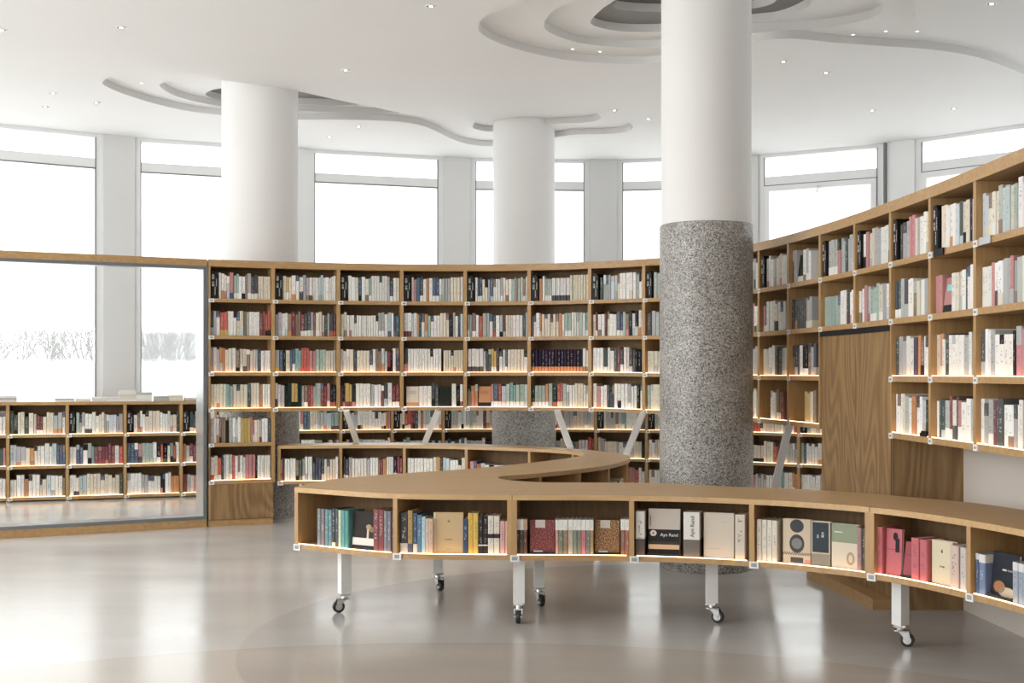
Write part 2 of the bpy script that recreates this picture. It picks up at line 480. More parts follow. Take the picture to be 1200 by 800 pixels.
A2 = [(187, 100), (200, 95), (235, 92), (300, 99), (349, 107), (420, 120), (468, 132), (430, 133), (380, 131), (349, 130), (300, 129), (261, 125), (225, 118), (200, 110)]
B2 = [(554, 148), (565, 137), (600, 131), (650, 129), (690, 131), (704, 136), (700, 141), (680, 144), (651, 145), (610, 150), (577, 154), (560, 152)]
D2 = [(638, 27), (644, 38), (677, 50), (721, 55), (774, 55), (828, 44), (882, 37), (925, 35), (980, 30), (1018, 22), (1035, 12), (1029, 2), (1000, -30), (920, -80), (820, -90), (740, -50), (677, 0), (650, 11)]
A3 = [(241, 111), (255, 104), (300, 101), (349, 107), (421, 121), (390, 123), (349, 122), (300, 121), (261, 118)]
D3 = [(692, 26), (705, 33), (732, 37), (774, 37), (828, 31), (882, 26), (914, 22), (941, 11), (950, 0), (930, -25), (860, -50), (780, -40), (721, 0), (705, 11)]
D4 = [(721, 3), (727, 11), (774, 14), (828, 12), (882, 10), (910, 0), (890, -20), (830, -32), (760, -25)]
ce = plate('ceiling', [ring(H1, HC), ring(H2, HC)], HC, HC + ST, M_ceil, None); ce['kind'] = 'structure'
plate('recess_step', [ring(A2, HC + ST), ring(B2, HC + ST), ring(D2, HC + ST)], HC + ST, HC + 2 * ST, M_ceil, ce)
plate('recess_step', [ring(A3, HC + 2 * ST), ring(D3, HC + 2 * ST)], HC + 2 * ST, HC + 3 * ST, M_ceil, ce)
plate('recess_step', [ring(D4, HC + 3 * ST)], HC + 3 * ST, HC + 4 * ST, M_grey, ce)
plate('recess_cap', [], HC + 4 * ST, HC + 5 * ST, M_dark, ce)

# walls below and between windows
def seg(mb, p, q, z0, z1, t, off=0.0):
    p = Vector((p[0], p[1], 0)); q = Vector((q[0], q[1], 0)); d = (q - p).normalized(); nn = Vector((-d.y, d.x, 0))
    a, b = p + nn * off, q + nn * off
    ring0 = [a + Vector((0, 0, z0)), a + nn * t + Vector((0, 0, z0)), a + nn * t + Vector((0, 0, z1)), a + Vector((0, 0, z1))]
    ring1 = [b + Vector((0, 0, z0)), b + nn * t + Vector((0, 0, z0)), b + nn * t + Vector((0, 0, z1)), b + Vector((0, 0, z1))]
    mb.tube([ring0, ring1])
mb = MB()
for a, b in zip(WIN, WIN[1:]): seg(mb, a, b, 0.0, 0.95, 0.16, 0.02)
struct('wall_back', mb, M_wall)
mb = MB(); mb.box(8.5, 8.7, -5, 9.0, 0, HC); struct('wall_right', mb, M_wall)
mb = MB(); mb.box(-9.5, 8.7, -5.2, -5.0, 0, HC); struct('wall_front', mb, M_wall)
mb = MB(); mb.box(-9.55, -9.4, -5.0, 9.3, 0, 0.6); mb.box(-9.55, -9.4, -5.0, 9.3, 4.1, HC); struct('wall_left', mb, M_wall)

wn_count = [0]
def window(p, q, casement=False, z0=0.95, trans=3.96):
    wn_count[0] += 1
    f = MB()
    P = Vector((p[0], p[1], 0)); Q = Vector((q[0], q[1], 0)); d = (Q - P).normalized()
    fw = 0.075
    def pt(s): return P + d * s
    L = (Q - P).length
    seg(f, pt(0), pt(fw), z0, HC, 0.12); seg(f, pt(L - fw), pt(L), z0, HC, 0.12)
    seg(f, pt(fw), pt(L - fw), z0, z0 + fw, 0.12); seg(f, pt(fw), pt(L - fw), HC - 0.045, HC, 0.12)
    seg(f, pt(fw), pt(L - fw), trans - 0.055, trans + 0.055, 0.12)
    fo = struct('window_%d' % wn_count[0], f, M_frame)
    if casement:
        g = MB(); a, b, zt, zb, sw = fw + 0.01, L - fw - 0.01, trans - 0.07, z0 + fw + 0.01, 0.07
        seg(g, pt(a), pt(a + sw), zb, zt, 0.07, -0.03); seg(g, pt(b - sw), pt(b), zb, zt, 0.07, -0.03)
        seg(g, pt(a + sw), pt(b - sw), zt - sw, zt, 0.07, -0.03); seg(g, pt(a + sw), pt(b - sw), zb, zb + sw, 0.07, -0.03)
        part('sash', g, M_frame, fo)
        h = MB(); c = pt(L / 2); nn = Vector((-d.y, d.x, 0))
        h.bar(c - nn * 0.03 + Vector((0, 0, trans - 0.11)), c - nn * 0.12 + Vector((0, 0, trans - 0.21)), 0.018, 0.018)
        h.bar(c - nn * 0.05 + d * -0.05 + Vector((0, 0, trans - 0.10)), c - nn * 0.05 + d * 0.05 + Vector((0, 0, trans - 0.10)), 0.03, 0.02)
        part('handle', h, M_white, fo)
    g = MB(); seg(g, pt(fw), pt(fw + 0.01), z0 + fw, HC - 0.045, 0.02, -0.005); seg(g, pt(L - fw - 0.01), pt(L - fw), z0 + fw, HC - 0.045, 0.02, -0.005)
    seg(g, pt(fw), pt(L - fw), trans - 0.068, trans - 0.056, 0.03, -0.005)
    part('gasket', g, M_fdark, fo)
    g = MB(); seg(g, pt(fw), pt(L - fw), z0 + fw, trans - 0.055, 0.008, 0.06); part('pane', g, M_frost, fo)
    g = MB(); seg(g, pt(fw), pt(L - fw), trans + 0.055, HC - 0.045, 0.008, 0.06); part('pane', g, M_clear, fo)
tn = [0]
def pier(p, q, t=0.3, off=-0.03, mat=None):
    tn[0] += 1
    m_ = MB(); seg(m_, p, q, 0.95, HC, t, off); return struct('trim_%d' % tn[0], m_, mat or M_pier)
def lerp2(a, b, t): return (a[0] + (b[0] - a[0]) * t, a[1] + (b[1] - a[1]) * t)
window(WIN[0], WIN[1]); window(WIN[1], WIN[2]); window(WIN[2], WIN[4])
pier(WIN[4], WIN[5]); window(WIN[5], WIN[6]); pier(WIN[6], WIN[7], 0.14, 0.0, M_frame)
window(WIN[7], WIN[8]); pier(WIN[8], WIN[9]); window(WIN[9], WIN[10]); pier(WIN[10], WIN[11])
window(WIN[11], WIN[12]); pier(WIN[12], WIN[13]); window(WIN[13], WIN[14], True)
pier(WIN[14], WIN[15], 0.3, -0.03, M_frame)
m_ = MB(); m_.bar(Vector((*lerp2(WIN[14], WIN[15], 0.06), 0.95)) + Vector((-0.02, -0.05, 0)), Vector((*lerp2(WIN[14], WIN[15], 0.06), HC)) + Vector((-0.02, -0.05, 0)), 0.03, 0.03)
part('shadow_gap', m_, M_fdark, bpy.data.objects['trim_%d' % tn[0]])
window(WIN[15], WIN[16], True); pier(WIN[16], WIN[17]); window(WIN[17], WIN[18]); window(WIN[18], WIN[19])
for k in range(5):     # window wall on the unseen left side
    y0 = 9.3 - k * 2.86
    window((-9.45, y0 - 2.6), (-9.45, y0), False, 0.6)
    pier((-9.45, y0 - 2.86), (-9.45, y0 - 2.6), 0.1, 0.0)

# ---------------------------------------------------------------- columns
def column(x, y, r, top, label, name='round_column', gran=2.69):
    t = thing(name, (x, y, 0), label, 'column')
    def circ(rr, z, n=64): return [Vector((x + rr * math.cos(2 * PI * i / n), y + rr * math.sin(2 * PI * i / n), z)) for i in range(n)]
    m1 = MB(); m1.tube([circ(r, gran - 0.01), circ(r, top)]); part('plaster_shaft', m1, M_plaster, t, True)
    m2 = MB(); m2.tube([circ(r + 0.012, 0.0), circ(r + 0.012, gran - 0.006), circ(r + 0.006, gran)]); part('granite_cladding', m2, M_granite, t, True)
    return t
column(1.458, 9.4, 0.335, HC + 4 * ST + 0.02, 'large round column in front of the shelves, white above speckled grey granite', gran=2.562)
column(-2.578, 12.8, 0.385, HC + 3 * ST + 0.02, 'round white column behind the left end of the tall bookcase', gran=2.35)
column(0.143, 15.0, 0.37, HC + 2 * ST + 0.02, 'round white column behind the middle of the tall bookcase', gran=2.35)

# ================================================================ BOOKCASES
CL = {'W': (0.82, 0.79, 0.74), 'C': (0.72, 0.655, 0.54), 'G': (0.45, 0.455, 0.44), 'D': (0.085, 0.09, 0.10), 'K': (0.018, 0.018, 0.02),
      'B': (0.10, 0.16, 0.26), 'L': (0.50, 0.58, 0.62), 'T': (0.22, 0.40, 0.38), 'S': (0.36, 0.46, 0.40), 'R': (0.60, 0.13, 0.10),
      'P': (0.66, 0.30, 0.31), 'O': (0.70, 0.30, 0.12), 'Y': (0.74, 0.50, 0.13), 'N': (0.31, 0.20, 0.13), 'M': (0.24, 0.06, 0.07), 'V': (0.50, 0.42, 0.55)}
def mute(c, k=0.22):
    g = 0.3 * c[0] + 0.6 * c[1] + 0.1 * c[2]; return tuple(x * (1 - k) + g * k for x in c)
CL = {k_: (mute(v_) if k_ not in 'C' else v_) for k_, v_ in CL.items()}
CL['P'] = (0.52, 0.25, 0.25); CL['R'] = (0.46, 0.12, 0.09); CL['B'] = (0.10, 0.14, 0.20); CL['Y'] = (0.60, 0.42, 0.15); CL['O'] = (0.56, 0.27, 0.13)
CN = {'W': 'white', 'C': 'cream', 'G': 'light grey', 'D': 'dark grey', 'K': 'black', 'B': 'dark blue', 'L': 'pale blue', 'T': 'teal', 'S': 'sage green',
      'R': 'red', 'P': 'pink', 'O': 'orange', 'Y': 'yellow', 'N': 'brown', 'M': 'maroon', 'V': 'lavender'}
def shade(c, rnd, v=0.08):
    k = 1 + rnd.uniform(-v, v); return tuple(max(0.0, min(0.85, x * k + rnd.uniform(-0.012, 0.012))) for x in c)

COMPS = []      # every compartment that holds books
def zoff(t): return 0.0

def bookcase_unit(path, cps, rows, top, topth, label, cat='bookcase', name='bookcase', dep=0.30, zf=lambda t: 0.0, bays=None, foot=None, lit=(), noback=(), group=None, ledge=0.0, tags=True):
    # rows: z of board centres, upper to lower, per bay index -> list
    a, b = cps[0], cps[-1]
    o = path.at((a + b) / 2, dep / 2); base = foot if foot is not None else 0.0
    t = thing(name, (o.x, o.y, base), label, cat, group)
    bt = 0.035
    for i, s in enumerate(cps):
        rws = rows[min(i, len(rows) - 1)] if i == 0 else (rows[i - 1] if i == len(cps) - 1 else (rows[i] if min(rows[i]) < min(rows[i - 1]) else rows[i - 1]))
        zb = (0.0 if (foot is None or foot == 0.0) else min(rws) - bt / 2) + zf(s)
        if foot == 0.0: zb = 0.0
        m = MB()
        if i == 0: board(m, path, s, s + 0.0175, 0, dep, zb, top - topth + zf(s), 1)
        elif i == len(cps) - 1: board(m, path, s - 0.0175, s, 0, dep, zb, top - topth + zf(s), 1)
        else: board(m, path, s - 0.0175, s + 0.0175, 0, dep, zb, top - topth + zf(s), 1)
        part('side_panel' if i in (0, len(cps) - 1) else 'divider', m, M_woodv, t)
    m = MB(); board(m, path, a, b, -0.006, dep, lambda u: top - topth + zf(u), lambda u: top + zf(u), 10); part('top_board', m, M_woodh, t)
    for i in range(len(cps) - 1):
        s0, s1 = cps[i] + 0.0175, cps[i + 1] - 0.0175
        rw = rows[i]
        m = MB(); lo = [r for r in rw]
        zlow = min(lo)
        if noback and i in noback:
            k = noback[i]; board(m, path, s0, s1, dep - 0.015, dep, k + zf(s0), top - topth, 2)
            board(m, path, s0, s1, dep - 0.015, dep, zlow, k - 0.33, 2)
        else: board(m, path, s0, s1, dep - 0.015, dep, zlow - 0.0 + zf(s0), top - topth + zf(s0), 2)
        part('back_panel', m, M_woodback_shaded, t)
        for j, z in enumerate(rw):
            m = MB(); board(m, path, s0, s1, 0.0, dep - 0.015, lambda u: z - bt / 2 + zf(u), lambda u: z + bt / 2 + zf(u), 4)
            part('shelf', m, M_woodh, t)
            if j in lit:
                m = MB(); board(m, path, s0 + 0.004, s1 - 0.004, 0.004, 0.014, lambda u: z + bt / 2 + zf(u), lambda u: z + bt / 2 + 0.0035 + zf(u), 4)
                part('light_strip', m, M_led, t)
            if tags:
                m = MB(); p0 = path.at(cps[i] - 0.004); tt = path.tan(cps[i] + 0.01); nn = path.normal(cps[i] + 0.01)
                M_ = Matrix((( tt.x, nn.x, 0, p0.x), (tt.y, nn.y, 0, p0.y), (0, 0, 1, z + zf(cps[i])), (0, 0, 0, 1)))
                m.box(0, 0.052, -0.007, 0.0, -0.020, 0.014, (0.82, 0.82, 0.80, 0), M_)
                m.box(0.012, 0.040, -0.0078, -0.007, -0.010, 0.004, (0.30, 0.30, 0.31, 0), M_)
                part('label_holder', m, M_book, t, attrs=True)
    return t

# tall curved bookcase, from the steel opening on the left round to the right of the picture
CPM = [(-2.875, 11.86), (-2.305, 12.08), (-1.70, 12.26), (-1.09, 12.38), (-0.465, 12.42), (0.168, 12.34), (0.751, 12.12), (1.235, 11.75), (1.62, 11.26), (1.84, 10.68),
       (1.985, 10.08), (2.10, 9.53), (2.195, 8.93), (2.27, 8.30), (2.32, 7.68), (2.355, 7.06), (2.38, 6.44), (2.39, 5.82), (2.385, 5.2)]
PM = Path(CPM)
ZR = [2.15, 1.80, 1.45, 1.105]
def zM(t):
    a, b = PM.cp[6], PM.cp[10]
    return -0.03 * max(0.0, min(1.0, (t - a) / (b - a)))
UN = [(0, 2), (2, 4), (4, 6), (6, 8), (8, 10), (10, 12), (12, 14), (14, 16), (16, 18)]
ULAB = ['tall oak bookcase unit beside the steel-lined opening, with a floor cabinet', 'tall oak bookcase unit, second from the steel-lined opening',
        'tall oak bookcase unit behind the middle of the serpentine bench, left half', 'tall oak bookcase unit just left of the granite column',
        'tall oak bookcase unit hidden behind the granite column', 'tall oak bookcase unit between granite column and full-height wood panel',
        'two-row oak bookcase unit above the full-height wood panel', 'tall oak bookcase unit right of the full-height wood panel', 'tall oak bookcase unit at the right edge of the picture']
for u, (i0, i1) in enumerate(UN):
    cps = [PM.cp[i] for i in range(i0, i1 + 1)]
    rows = [list(ZR) for _ in range(i1 - i0)]
    kw = {}
    if u == 0: rows[0] = ZR + [0.775, 0.42]; kw = dict(noback={0: 1.09})
    if u == 6: rows = [ZR[:2], ZR[:2]]
    t = bookcase_unit(PM, cps, rows, 2.535, 0.065, ULAB[u], foot=0.6, zf=zM, lit=(2, 3, 5) if u != 6 else (), group='units of the tall curved bookcase', **kw)
    if u == 0:
        s0, s1 = PM.cp[0], PM.cp[1]
        m = MB(); board(m, PM, s0, s1, 0.0, 0.30, 0.065, 0.40, 4); part('cabinet_panel', m, M_woodp, t)
        m = MB(); board(m, PM, s0, s1, 0.012, 0.30, 0.0, 0.060, 4); part('plinth', m, M_woodh, t)
        m = MB(); board(m, PM, s1 - 0.0175, s1, 0.0, 0.30, 0.065, 0.79, 1); board(m, PM, s0, s0 + 0.0175, 0.0, 0.30, 0.065, 1.1, 1); part('side_panel', m, M_woodv, t)
    if u == 6:
        s0, s1 = PM.cp[12], PM.cp[14]
        m = MB(); board(m, PM, s0, s1, 0.0, 0.30, ZR[1] - 0.03 - 0.055, ZR[1] - 0.03 - 0.019, 6); part('base_trim', m, M_black, t)
s0, s1 = PM.cp[12] + 0.01, PM.cp[14] - 0.02
t = thing('wood_pier', (*PM.at((s0 + s1) / 2, 0.2).xy, 0), 'full-height oak panelled pier under the two-row bookcase unit', 'cabinet')
sm = (s0 + s1) / 2
for a, b in ((s0, sm - 0.0015), (sm + 0.0015, s1)):
    m = MB(); board(m, PM, a, b, 0.012, 0.05, 0.07, ZR[1] - 0.03 - 0.055, 6); part('front_panel', m, M_woodp, t)
m = MB(); board(m, PM, s0, s1, -0.10, 0.06, 0.0, 0.068, 8); part('plinth', m, M_woodh, t)
pe = PM.at(s1, 0.0)
m = MB(); m.box(pe.x + 0.02, pe.x + 0.53, pe.y - 0.012, pe.y + 0.01, 0, 1.08); part('end_panel', m, M_woodp, t)
m = MB(); slab(m, [PM.at(s0, 0.06).xy, PM.at(sm, 0.06).xy, (pe.x + 0.03, pe.y + 0.02), (pe.x + 0.50, pe.y + 0.02), (pe.x + 0.47, pe.y + 0.75), (pe.x + 0.33, pe.y + 1.28)], 0.0, 1.06); part('carcass', m, M_woodv, t)
m = MB(); PW = [(2.83, 7.75), (2.87, 7.0), (2.89, 6.2), (2.88, 5.4), (2.86, 4.6), (2.8, 3.6)]
pw = Path(PW); board(m, pw, 0, pw.L, 0, -0.06, 0, 1.3, 20)
t = tag(part('white_partition', m, M_panel, None), 'smooth off-white curved partition low behind the right end of the bench', 'partition')

# slanted white struts between the bench and the tall bookcase
struts = [((-1.56, 12.58, 0.76), (-1.62, 12.24, 1.09)), ((-0.875, 12.55, 0.76), (-0.73, 12.38, 1.09)), ((0.54, 11.55, 0.76), (0.44, 12.20, 1.09)), ((0.985, 10.76, 0.76), (1.235, 11.78, 1.09)), ((2.03, 9.95, 0.05), (2.10, 9.72, 1.06))]
struts[4] = ((1.96, 9.95, 0.0), (2.13, 9.62, 1.055))
SL = ['white slanted strut under the tall bookcase, first from the left', 'white slanted strut under the tall bookcase, leaning right, second from left',
      'white slanted strut just right of the rear granite column', 'white slanted strut standing on the curved tip of the bench', 'white slanted strut right of the large granite column']
for (a, b), lb in zip(struts, SL):
    m = MB(); m.bar(a, b, 0.055, 0.03, (1, 0, 0)); 
    o = part('slanted_strut', m, M_white, None); tag(o, lb, 'strut')

# steel-lined opening on the left
CPP = [(-5.6, 10.35), (-4.47, 11.0), (-3.68, 11.42), (-2.89, 11.85)]
PP = Path(CPP)
t = thing('display_opening', (*PP.at(PP.L / 2, 0.15).xy, 0), 'steel-lined rectangular opening with oak top and base left of the tall bookcase', 'opening frame')
m = MB(); board(m, PP, 0, PP.L, -0.006, 0.33, 2.47, 2.535, 12); part('top_board', m, M_woodh, t)
m = MB(); board(m, PP, 0, PP.L, 0.0, 0.33, 0.0, 0.075, 12); part('base_board', m, M_woodh, t)
m = MB(); board(m, PP, 0, PP.L, -0.004, 0.025, 2.44, 2.47, 12); board(m, PP, 0, PP.L, -0.004, 0.025, 0.075, 0.105, 12)
board(m, PP, PP.L - 0.03, PP.L, -0.004, 0.025, 0.105, 2.44, 1); board(m, PP, 0, 0.03, -0.004, 0.025, 0.105, 2.44, 1); part('edge_frame', m, M_steeld, t)
m = MB(); board(m, PP, 0, PP.L, 0.025, 0.33, 2.455, 2.47, 12); board(m, PP, 0, PP.L, 0.025, 0.33, 0.075, 0.09, 12)
board(m, PP, PP.L - 0.015, PP.L, 0.025, 0.33, 0.09, 2.455, 1); board(m, PP, 0, 0.015, 0.025, 0.33, 0.09, 2.455, 1); part('steel_lining', m, M_steel, t)

# low perimeter bookcase under the windows
CPQ = [(-7.9, 12.8), (-6.9, 13.5), (-5.85, 14.05), (-4.75, 14.42), (-3.7, 14.78), (-2.6, 15.18), (-1.4, 15.48), (0, 15.6), (1.0, 15.52), (1.9, 15.27), (2.6, 14.95), (3.2, 14.55), (3.8, 14.05), (4.4, 13.4)]
PQ = Path(CPQ)
ZQ = [0.745, 0.39, 0.035]
BW = 0.632
off = 0.055
nQ = int((PQ.L - off) / BW)
QC = [off + BW * i for i in range(nQ + 1)]
i = 0; k = 0
while i < nQ:
    j = min(i + 2, nQ)
    k += 1
    bookcase_unit(PQ, QC[i:j + 1], [list(ZQ)] * (j - i), 1.13, 0.035, 'low three-row oak bookcase unit against the window wall, %s from left' % ordn(k), foot=0.0, lit=(0, 1, 2),
                  group='units of the low window bookcase', name='low_bookcase')
    i = j

# ================================================================ BENCH
BT, BB, TH = 0.755, 0.38, 0.03
BF = Path([(-1.333, 7.67), (-0.68, 7.27), (0, 7.19), (0.683, 7.15), (1.33, 6.95), (1.867, 6.536), (2.17, 5.95), (2.33, 5.30), (2.36, 4.65), (2.33, 4.0)])
BK = [(0.2, 8.03), (0.923, 7.97), (1.37, 7.72), (1.83, 7.50), (2.16, 7.18), (2.5, 6.72), (2.66, 6.2), (2.76, 5.5), (2.78, 4.7), (2.75, 4.0)]
BKp = Path(BK)
def front(s0, s1, n=12): return [BF.at(s0 + (s1 - s0) * i / n).xy for i in range(n + 1)]
def smooth_seg(pts, sub=6): return [tuple(p) for p in catmull(pts, sub)]
U1 = [tuple(p) for p in front(0, BF.cp[2] - 0.002)] + [(0.2, 8.03)]
U1 += smooth_seg([(0.2, 8.03), (0.085, 8.10), (-0.03, 8.22), (-0.09, 8.37), (-0.06, 8.52), (0.149, 8.72), (0.466, 9.11), (0.727, 9.53), (0.93, 10.1), (0.99, 10.55), (0.96, 10.87), (0.846, 11.18), (0.6, 11.6), (0.3, 11.95), (-0.1, 12.27), (-0.6, 12.55), (-1.2, 12.68), (-1.8, 12.62), (-2.27, 12.45)])[1:]
U1 += smooth_seg([(-2.27, 12.12), (-1.67, 12.2), (-1.05, 12.2), (-0.44, 12.02), (0.16, 11.68), (0.48, 11.36), (0.60, 11.08), (0.618, 10.80), (0.537, 10.50), (0.345, 10.12), (0.02, 9.62), (-0.31, 9.18), (-0.607, 8.9), (-0.79, 8.72), (-0.99, 8.53), (-1.17, 8.29), (-1.29, 7.95)])
def bench_unit(label, outline): 
    cx = sum(p[0] for p in outline) / len(outline); cy = sum(p[1] for p in outline) / len(outline)
    t = thing('display_bench', (cx, cy, 0), label, 'bench', 'sections of the curved display bench')
    m = MB(); slab(m, outline, BT - TH, BT); part('bench_top', m, M_top, t)
    m = MB(); slab(m, outline, BB, BB + TH); part('bottom_board', m, M_woodh, t)
    return t
def bins(t, path, idx, dep=0.33, ends=(True, True), back=True, lit=True, tags=True):
    cps = [path.cp[i] for i in idx]
    for i, s in enumerate(cps):
        m = MB(); h = 0.014
        a, b = (s, s + 2 * h) if i == 0 else ((s - 2 * h, s) if i == len(cps) - 1 else (s - h, s + h))
        board(m, path, a, b, 0.0, dep, BB + TH, BT - TH, 1); part('divider', m, M_woodv, t)
    if back:
        m = MB(); board(m, path, cps[0], cps[-1], dep, dep + 0.015, BB + TH, BT - TH, 20); part('back_panel', m, M_woodback_shaded, t)
    for i in range(len(cps) - 1):
        if lit:
            m = MB(); board(m, path, cps[i] + 0.03, cps[i + 1] - 0.03, 0.004, 0.014, BB + TH, BB + TH + 0.0035, 6); part('light_strip', m, M_led, t)
        if tags:
            m = MB(); q = cps[i] - 0.01; p0 = path.at(q); tt = path.tan(q + 0.02); nn = path.normal(q + 0.02)
            M_ = Matrix(((tt.x, nn.x, 0, p0.x), (tt.y, nn.y, 0, p0.y), (0, 0, 1, BB + 0.012), (0, 0, 0, 1)))
            m.box(0, 0.052, -0.009, 0.0, -0.020, 0.018, (0.80, 0.80, 0.78, 0), M_)
            m.box(0.010, 0.042, -0.0098, -0.009, -0.011, 0.010, (0.34, 0.35, 0.37, 0), M_)
            part('label_holder', m, M_book, t, attrs=True)
def leg(t, x, y, rot, crot):
    Mr = Matrix.Translation((x, y, 0)) @ Matrix.Rotation(rot, 4, 'Z')
    m = MB(); m.box(-0.032, 0.032, -0.032, 0.032, 0.115, BB, None, Mr); lg = part('leg', m, M_white, t)
    Mc = Matrix.Translation((x, y, 0)) @ Matrix.Rotation(crot, 4, 'Z')
    m = MB()
    m.box(-0.03, 0.03, -0.03, 0.03, 0.104, 0.115, None, Mc)
    m.cyl(Mc @ Vector((0, 0, 0.088)), Mc @ Vector((0, 0, 0.104)), 0.02, 12)
    m.box(-0.028, 0.045, -0.024, 0.024, 0.080, 0.088, None, Mc)
    for sd in (-1, 1):
        for k in range(1):
            pts = [(-0.012, 0.088), (0.045, 0.088), (0.052, 0.060), (0.044, 0.030), (0.030, 0.030), (0.012, 0.060)]
            r0 = [Mc @ Vector((a, sd * 0.021, b)) for a, b in pts]; r1 = [Mc @ Vector((a, sd * 0.024, b)) for a, b in pts]
            m.tube([r0, r1])
    m.cyl(Mc @ Vector((0.036, -0.027, 0.0375)), Mc @ Vector((0.036, 0.027, 0.0375)), 0.007, 8)
    fk = part('caster_fork', m, M_chrome, lg)
    m = MB(); c = Mc @ Vector((0.036, 0, 0.0375)); ax = (Mc.to_3x3() @ Vector((0, 1, 0)))
    u = Mc.to_3x3() @ Vector((1, 0, 0)); rings = []
    for dy, rr in ((-0.015, 0.026), (-0.013, 0.035), (-0.006, 0.0375), (0.006, 0.0375), (0.013, 0.035), (0.015, 0.026)):
        rings.append([c + ax * dy + (u * math.cos(a) + Vector((0, 0, 1)) * math.sin(a)) * rr for a in [2 * PI * i / 24 for i in range(24)]])
    m.tube(rings); part('caster_wheel', m, M_rubber, lg, True)
    m = MB(); m.cyl(c - ax * 0.0165, c + ax * 0.0165, 0.022, 16); part('wheel_hub', m, M_chrome, lg)

t1 = bench_unit('serpentine oak bench section with rounded left end, winding back under the tall bookcase', U1)
bins(t1, BF, [0, 1, 2])
m = MB(); lp = Path(smooth_seg([(-1.333, 7.67), (-1.29, 7.95), (-1.17, 8.29), (-0.99, 8.53), (-0.79, 8.72), (-0.607, 8.9), (-0.31, 9.18), (0.02, 9.62), (0.345, 10.12), (0.537, 10.5), (0.618, 10.8)], 3), 2)
board(m, lp, 0, lp.L, 0.0, -0.02, BB + TH, BT - TH, 40); part('curved_skin', m, M_woodv, t1)
BR = Path([(-2.27, 12.12), (-1.67, 12.2), (-1.05, 12.2), (-0.44, 12.02), (0.16, 11.68), (0.55, 11.2)])
bins(t1, BR, [0, 1, 2, 3, 4, 5], 0.28)
BM = Path([(-0.03, 8.56), (0.20, 8.78), (0.50, 9.17), (0.745, 9.6), (0.93, 10.1), (0.985, 10.55)], flip=1)
bins(t1, BM, [0, 1, 2, 3, 4, 5], 0.28)
for x, y, r, c in ((-1.02, 7.62, 0.5, R(200)), (-0.50, 8.41, 0.1, R(-60)), (0.04, 7.31, 0.05, R(-95)), (-1.6, 12.4, 0, 0.5), (0.72, 10.4, 0.3, 1.0), (-0.3, 12.3, 0.2, 2.0)): leg(t1, x, y, r, c)
t2 = bench_unit('oak bench section across the front with three book bins, before the granite column',
                [tuple(p) for p in front(BF.cp[2] + 0.002, BF.cp[5] - 0.002, 18)] + [tuple(p) for p in catmull(BK[:5], 5)][::-1])
bins(t2, BF, [2, 3, 4, 5])
for x, y, r, c in ((0.17, 7.85, 0.05, R(-70)), (1.166, 7.31, 0.0, R(-25))): leg(t2, x, y, r, c)
t3 = bench_unit('oak bench section curving to the right edge, pink books in its first bin',
                [tuple(p) for p in front(BF.cp[5] + 0.002, BF.cp[9] - 0.01, 18)] + [tuple(p) for p in catmull(BK[4:], 5)][::-1])
bins(t3, BF, [5, 6, 7, 8, 9])
for x, y, r, c in ((2.07, 6.67, 0.55, R(-25)), (2.55, 4.6, 0.2, 0.6)): leg(t3, x, y, r, c)

# ================================================================ BOOKS
STUFF = MB()
sd_ = [0]
def put_box_book(mb, M_, w, d, h, col, bands, ink):
    sd_[0] += 1; u0, u1 = sd_[0] % 400 + 0.02, sd_[0] % 400 + 0.98
    cuts = [(0.0, 1.0, col)]
    for bc, v0, v1 in bands:
        new = []
        for a, b, c in cuts:
            if v1 <= a or v0 >= b: new.append((a, b, c)); continue
            if v0 > a: new.append((a, v0, c))
            new.append((max(a, v0), min(b, v1), bc))
            if v1 < b: new.append((v1, b, c))
        cuts = new
    x0, x1 = -w / 2, w / 2
    for a, b, c in cuts:
        z0, z1 = a * h, b * h
        e = min(0.004, w * 0.2)
        mb.quad([M_ @ Vector(p) for p in ((x0 + e, 0, z0), (x1 - e, 0, z0), (x1 - e, 0, z1), (x0 + e, 0, z1))], (*c, ink), [(u0, a), (u1, a), (u1, b), (u0, b)])
        mb.quad([M_ @ Vector(p) for p in ((x0, e, z0), (x0 + e, 0, z0), (x0 + e, 0, z1), (x0, e, z1))], (*c, 0))
        mb.quad([M_ @ Vector(p) for p in ((x1 - e, 0, z0), (x1, e, z0), (x1, e, z1), (x1 - e, 0, z1))], (*c, 0))
        for x, y0, y1 in ((x0, d, e), (x1, e, d)):
            mb.quad([M_ @ Vector(p) for p in ((x, y0, z0), (x, y1, z0), (x, y1, z1), (x, y0, z1))], (*c, 0))
    mb.quad([M_ @ Vector(p) for p in ((x0 + 0.003, 0, h), (x1 - 0.003, 0, h), (x1, 0.004, h), (x1, d, h), (x0, d, h), (x0, 0.004, h))], (*(0.5 * a_ + 0.1 for a_ in col), 0))
    mb.quad([M_ @ Vector(p) for p in ((x0, d, 0), (x1, d, 0), (x1, 0, 0), (x0, 0, 0))], (*col, 0))
    mb.quad([M_ @ Vector(p) for p in ((x1, d, 0), (x0, d, 0), (x0, d, h), (x1, d, h))], (*col, 0))

